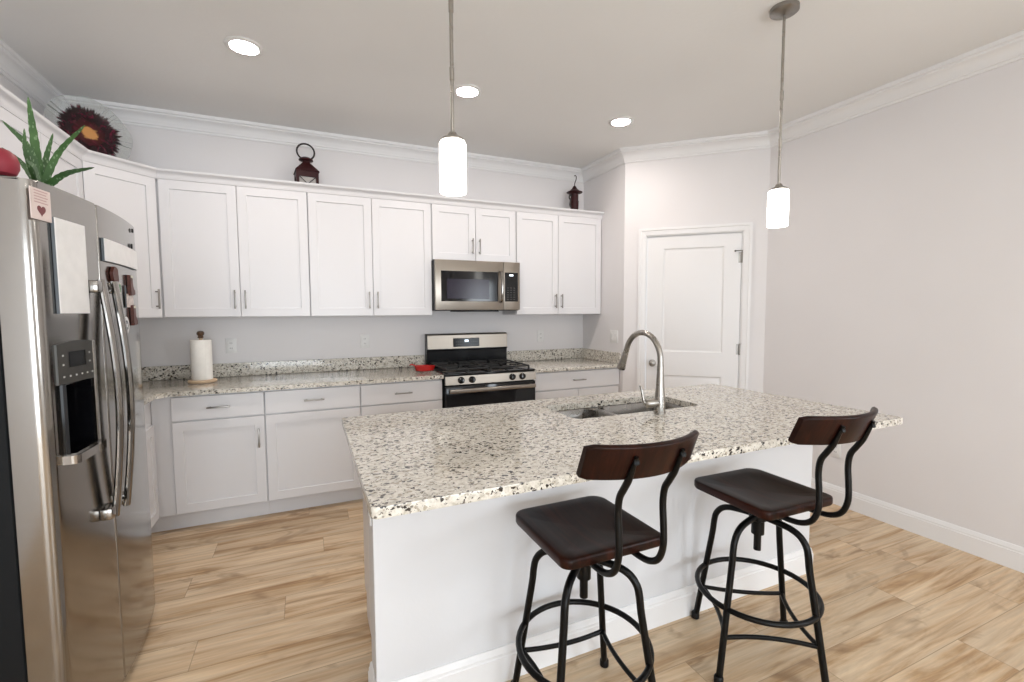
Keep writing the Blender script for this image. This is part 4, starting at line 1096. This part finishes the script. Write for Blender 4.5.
# ------------------------------------------------------------------ outlets and switch (local: plate faces -y)
def outlet(label, loc, rotz, kind='outlet', sideways=False):
    t = thing('power_outlet' if kind == 'outlet' else 'light_switch', label, 'outlet' if kind == 'outlet' else 'switch', loc, rotz, 'white wall outlets' if kind == 'outlet' else None)
    rr = Matrix.Rotation(PI / 2, 4, 'Y') if sideways else Matrix.Identity(4)
    hwid = 0.036 if kind == 'outlet' else 0.058
    part('plate', 'white', t, lambda bm: add_box(bm, (-hwid, -0.006, -0.058), (hwid, -0.0003, 0.058), 0.002, 2, rr))
    if kind == 'outlet':
        for s in (-1, 1):
            rc = part('receptacle', 'white', t, lambda bm: add_prism(bm, round_poly([(-0.016, s * 0.0195 - 0.014), (0.016, s * 0.0195 - 0.014), (0.016, s * 0.0195 + 0.014), (-0.016, s * 0.0195 + 0.014)], 0.009, 4), 0.0062, 0.0078, rr @ rot_xz()))
            part('slots', 'slot', rc, lambda bm: [add_box(bm, (x - 0.0012, -0.0084, s * 0.0195 - 0.005), (x + 0.0012, -0.0079, s * 0.0195 + 0.005), 0, 1, rr) for x in (-0.006, 0.006)])
    else:
        for sx in (-0.023, 0.023): part('rocker', 'white', t, lambda bm: add_box(bm, (sx - 0.0165, -0.0095, -0.033), (sx + 0.0165, -0.0062, 0.033), 0.0015, 1))
    return t
outlet('white double outlet on the back wall right of the paper towels', (-0.540, YB, 1.150), 0)
outlet('white double outlet on the back wall just left of the range', (0.444, YB, 1.155), 0)
outlet('white double outlet on the back wall right of the range', (2.131, YB, 1.155), 0)
outlet('white double outlet low on the right wall behind the far bar stool', (XR, 2.045, 0.400), -PI / 2)
outlet('white double outlet on the left end of the island, under the granite', (IX0, IY0 + 0.055, 0.745), -PI / 2)
outlet('white double rocker light switch on the short side wall beside the pantry door', (SX, 3.562, 1.162), -PI / 2, 'switch')

# ------------------------------------------------------------------ ceiling lights
def downlight(label, x, y):
    t = thing('ceiling_downlight', label, 'ceiling light', (x, y, ZC), 0, 'recessed ceiling downlights')
    def rim(bm):
        prof = [(0.094, -0.0003), (0.094, -0.004), (0.088, -0.008), (0.070, -0.009), (0.066, -0.004), (0.066, -0.0003)]
        seg = 40; rings = [[bm.verts.new((r * math.cos(2 * PI * i / seg), r * math.sin(2 * PI * i / seg), z)) for i in range(seg)] for r, z in prof]
        for a, b in zip(rings, rings[1:] + rings[:1]):
            for i in range(seg):
                j = (i + 1) % seg; bm.faces.new((a[i], a[j], b[j], b[i]))
    part('trim_ring', 'white', t, rim)
    part('lens', 'bulb', t, lambda bm: add_lathe(bm, [(0.0655, -0.0004), (0.0655, -0.0035), (0.06, -0.006), (0.02, -0.008)], 32))
    return t
downlight('leftmost recessed round ceiling light, over the fridge side', -0.264, 2.918)
downlight('middle recessed round ceiling light, beside the left pendant rod', 0.989, 2.925)
downlight('rightmost recessed round ceiling light, nearest the pantry door', 2.201, 2.924)
def pendant(label, x, y):
    t = thing('pendant_light', label, 'pendant light', (x, y, ZC), 0, 'pendant lights over the island')
    part('canopy', 'pull', t, lambda bm: add_lathe(bm, [(0.012, -0.034), (0.020, -0.030), (0.054, -0.024), (0.062, -0.018), (0.062, -0.0004)], 36))
    def rod(bm):
        add_lathe(bm, [(0.0065, -0.815), (0.0065, -0.0345)], 16)
        for z in (-0.40, -0.62): add_lathe(bm, [(0.0066, z - 0.022), (0.0085, z - 0.020), (0.0085, z + 0.020), (0.0066, z + 0.022)], 16)
    part('rod', 'nickel', t, rod)
    part('socket_cap', 'nickel', t, lambda bm: add_lathe(bm, [(0.042, -0.842), (0.042, -0.838), (0.036, -0.832), (0.020, -0.826), (0.012, -0.812)], 32))
    def shade(bm):
        add_lathe(bm, [(0.020, -1.005), (0.036, -1.014), (0.043, -1.014), (0.0455, -1.009), (0.0460, -0.93), (0.0455, -0.850), (0.041, -0.843), (0.02, -0.8425)], 36)
    part('shade', 'shade', t, shade)
    return t
p1 = pendant('lit cylindrical white pendant hanging over the left half of the island', 0.470, 1.550)
dup(p1, (2.098, 1.550, ZC), 0, 'lit cylindrical white pendant hanging near the pantry door and right wall')

# ------------------------------------------------------------------ bar stools
SEAT_Z = 0.700
def make_stool(label, loc, seat_rot, leg_rot):
    t = thing('bar_stool', label, 'bar stool', loc, 0, 'swivel bar stools at the island')
    SR = Matrix.Rotation(seat_rot, 4, 'Z'); LR = Matrix.Rotation(leg_rot, 4, 'Z')
    def seat(bm):
        hw, hd, n = 0.186, 0.186, 20
        out = round_poly([(-hw, -hd, 0.032), (hw, -hd, 0.032), (hw, hd, 0.05), (-hw, hd, 0.05)], 0.04, 6)
        # concentric rings so the top can dish like a saddle
        def ringpt(f, z_fn, ofs=0):
            r = []
            for x, y in out:
                X, Y = x * f, y * f; r.append(bm.verts.new(SR @ Vector((X, Y, z_fn(X, Y)))))
            return r
        def top(X, Y):
            ux, uy = X / hw, (Y + 0.02) / hd; d = max(0.0, 1 - (ux * ux * 0.9 + uy * uy * 0.9))
            return SEAT_Z - 0.003 - 0.016 * d ** 0.8 + 0.004 * max(0, uy) * (1 - min(1, abs(ux) * 2))
        rings = [ringpt(f, top) for f in (0.12, 0.3, 0.45, 0.6, 0.72, 0.84, 0.93, 0.975)]
        rings.append(ringpt(0.993, lambda X, Y: SEAT_Z - 0.005)); rings.append(ringpt(1.0, lambda X, Y: SEAT_Z - 0.011))
        rings.append(ringpt(1.0, lambda X, Y: SEAT_Z - 0.028)); rings.append(ringpt(0.985, lambda X, Y: SEAT_Z - 0.034)); rings.append(ringpt(0.3, lambda X, Y: SEAT_Z - 0.034))
        for A, B in zip(rings, rings[1:]):
            for k in range(len(A)):
                j = (k + 1) % len(A); bm.faces.new((A[k], A[j], B[j], B[k]))
        bm.faces.new(rings[0]); bm.faces.new(rings[-1])
    part('seat', 'wood', t, seat, True, 50)
    def back(bm):
        n, hw, h, th, R0 = 22, 0.192, 0.106, 0.018, 0.50
        tilt = R(22)
        rings = []
        sec = round_poly([(-th / 2, -h / 2), (th / 2, -h / 2), (th / 2, h / 2), (-th / 2, h / 2)], 0.005, 3)
        for i in range(n + 1):
            u = -1 + 2 * i / n; x = u * hw
            yc = -0.345 + 0.066 * u * u
            e = min(1.0, (1 - abs(u)) / 0.07); sh = 0.88 + 0.12 * math.sqrt(max(0, 1 - (1 - e) ** 2))
            ring = []
            for sy, sz in sec:
                sz *= sh
                y = yc + sy * math.cos(tilt) - sz * math.sin(tilt); z = SEAT_Z + 0.316 + sz * math.cos(tilt) + sy * math.sin(tilt)
                ring.append(bm.verts.new(SR @ Vector((x * (1 - 0.1 * sz), y, z))))
            rings.append(ring)
        for A, B in zip(rings, rings[1:]):
            for k in range(len(A)):
                j = (k + 1) % len(A); bm.faces.new((A[k], A[j], B[j], B[k]))
        bm.faces.new(list(reversed(rings[0]))); bm.faces.new(rings[-1])
    part('backrest', 'wood', t, back, True, 50)
    for s in (-1, 1):
        x = s * 0.078
        def strut(bm):
            z = SEAT_Z
            pts = smooth_path([(x, -0.04, z - 0.044), (x, -0.12, z - 0.044), (x, -0.190, z - 0.044), (x, -0.238, z - 0.034), (x, -0.272, z - 0.008), (x, -0.289, z + 0.040), (x, -0.288, z + 0.10), (x, -0.284, z + 0.160), (x, -0.290, z + 0.205), (x, -0.308, z + 0.236), (x, -0.3275, z + 0.268), (x, -0.347, z + 0.312), (x, -0.357, z + 0.336)], 6)
            add_tube(bm, pts, [0.0100 if i < 60 else 0.0100 - 0.0040 * min(1, (i - 60) / 8) for i in range(len(pts))], 12, mat=SR)
            for k in (1,): add_lathe(bm, [(0.009, 0), (0.009, 0.004), (0.004, 0.006)], 12, mat=SR @ Matrix.Translation((x, -0.3555, z + 0.322)) @ Matrix.Rotation(PI / 2 - 0.4, 4, 'X'))
        part('back_strut', 'iron', t, strut)
    def hub(bm):
        z = SEAT_Z
        add_box(bm, (-0.085, -0.085, z - 0.0395), (0.085, 0.085, z - 0.0345), 0, 1, SR)
        add_lathe(bm, [(0.014, z - 0.262), (0.014, z - 0.198), (0.024, z - 0.194), (0.024, z - 0.140), (0.034, z - 0.134), (0.034, z - 0.104), (0.020, z - 0.098), (0.020, z - 0.040)], 20)
    part('swivel_screw', 'iron', t, hub)
    legs = []
    def leg_r(z): return 0.266 - (0.266 - 0.185) * min(1.0, z / 0.48)
    for k in range(4):
        m = LR @ Matrix.Rotation(k * PI / 2, 4, 'Z')
        def lg(bm):
            pts = [(leg_r(z), 0, z) for z in (0.022, 0.12, 0.25, 0.35, 0.44)]
            pts += [(0.186, 0, 0.490), (0.178, 0, 0.524), (0.158, 0, 0.552), (0.130, 0, 0.568), (0.090, 0, 0.576), (0.022, 0, 0.581)]
            add_tube(bm, smooth_path(pts, 4), 0.0125, 14, mat=m)
        g = part('leg', 'iron', t, lg)
        part('foot', 'iron', g, lambda bm: add_lathe(bm, [(0.014, 0.0005), (0.0175, 0.003), (0.0175, 0.024), (0.0135, 0.030)], 16, center=(leg_r(0) , 0, 0), mat=m))
    ZR, RR = 0.274, 0.222
    part('foot_ring', 'iron', t, lambda bm: add_tube(bm, [(RR * math.cos(2 * PI * i / 48), RR * math.sin(2 * PI * i / 48), ZR) for i in range(48)], 0.0105, 12, True))
    for k in range(4):
        m = LR @ Matrix.Rotation(k * PI / 2, 4, 'Z')
        def br(bm):
            zb_ = 0.165; r = leg_r(zb_) - 0.004; a = Vector((r, 0, zb_)); b = Vector((0, r, zb_)); c_ = Vector((0.088, 0.088, zb_ + 0.004))
            pts = []
            for i in range(17):
                u = i / 16; pts.append(a * (1 - u) ** 2 + c_ * 2 * u * (1 - u) + b * u * u)
            add_tube(bm, pts, 0.0085, 10, mat=m)
        part('brace', 'iron', t, br)
    return t
make_stool('dark wooden bar stool at the middle of the island, left of the other stool', (0.830, 1.280, 0), R(0.3), R(39))
make_stool('dark wooden bar stool at the right end of the island, nearest the right wall', (1.640, 1.254, 0), R(-1), R(12))
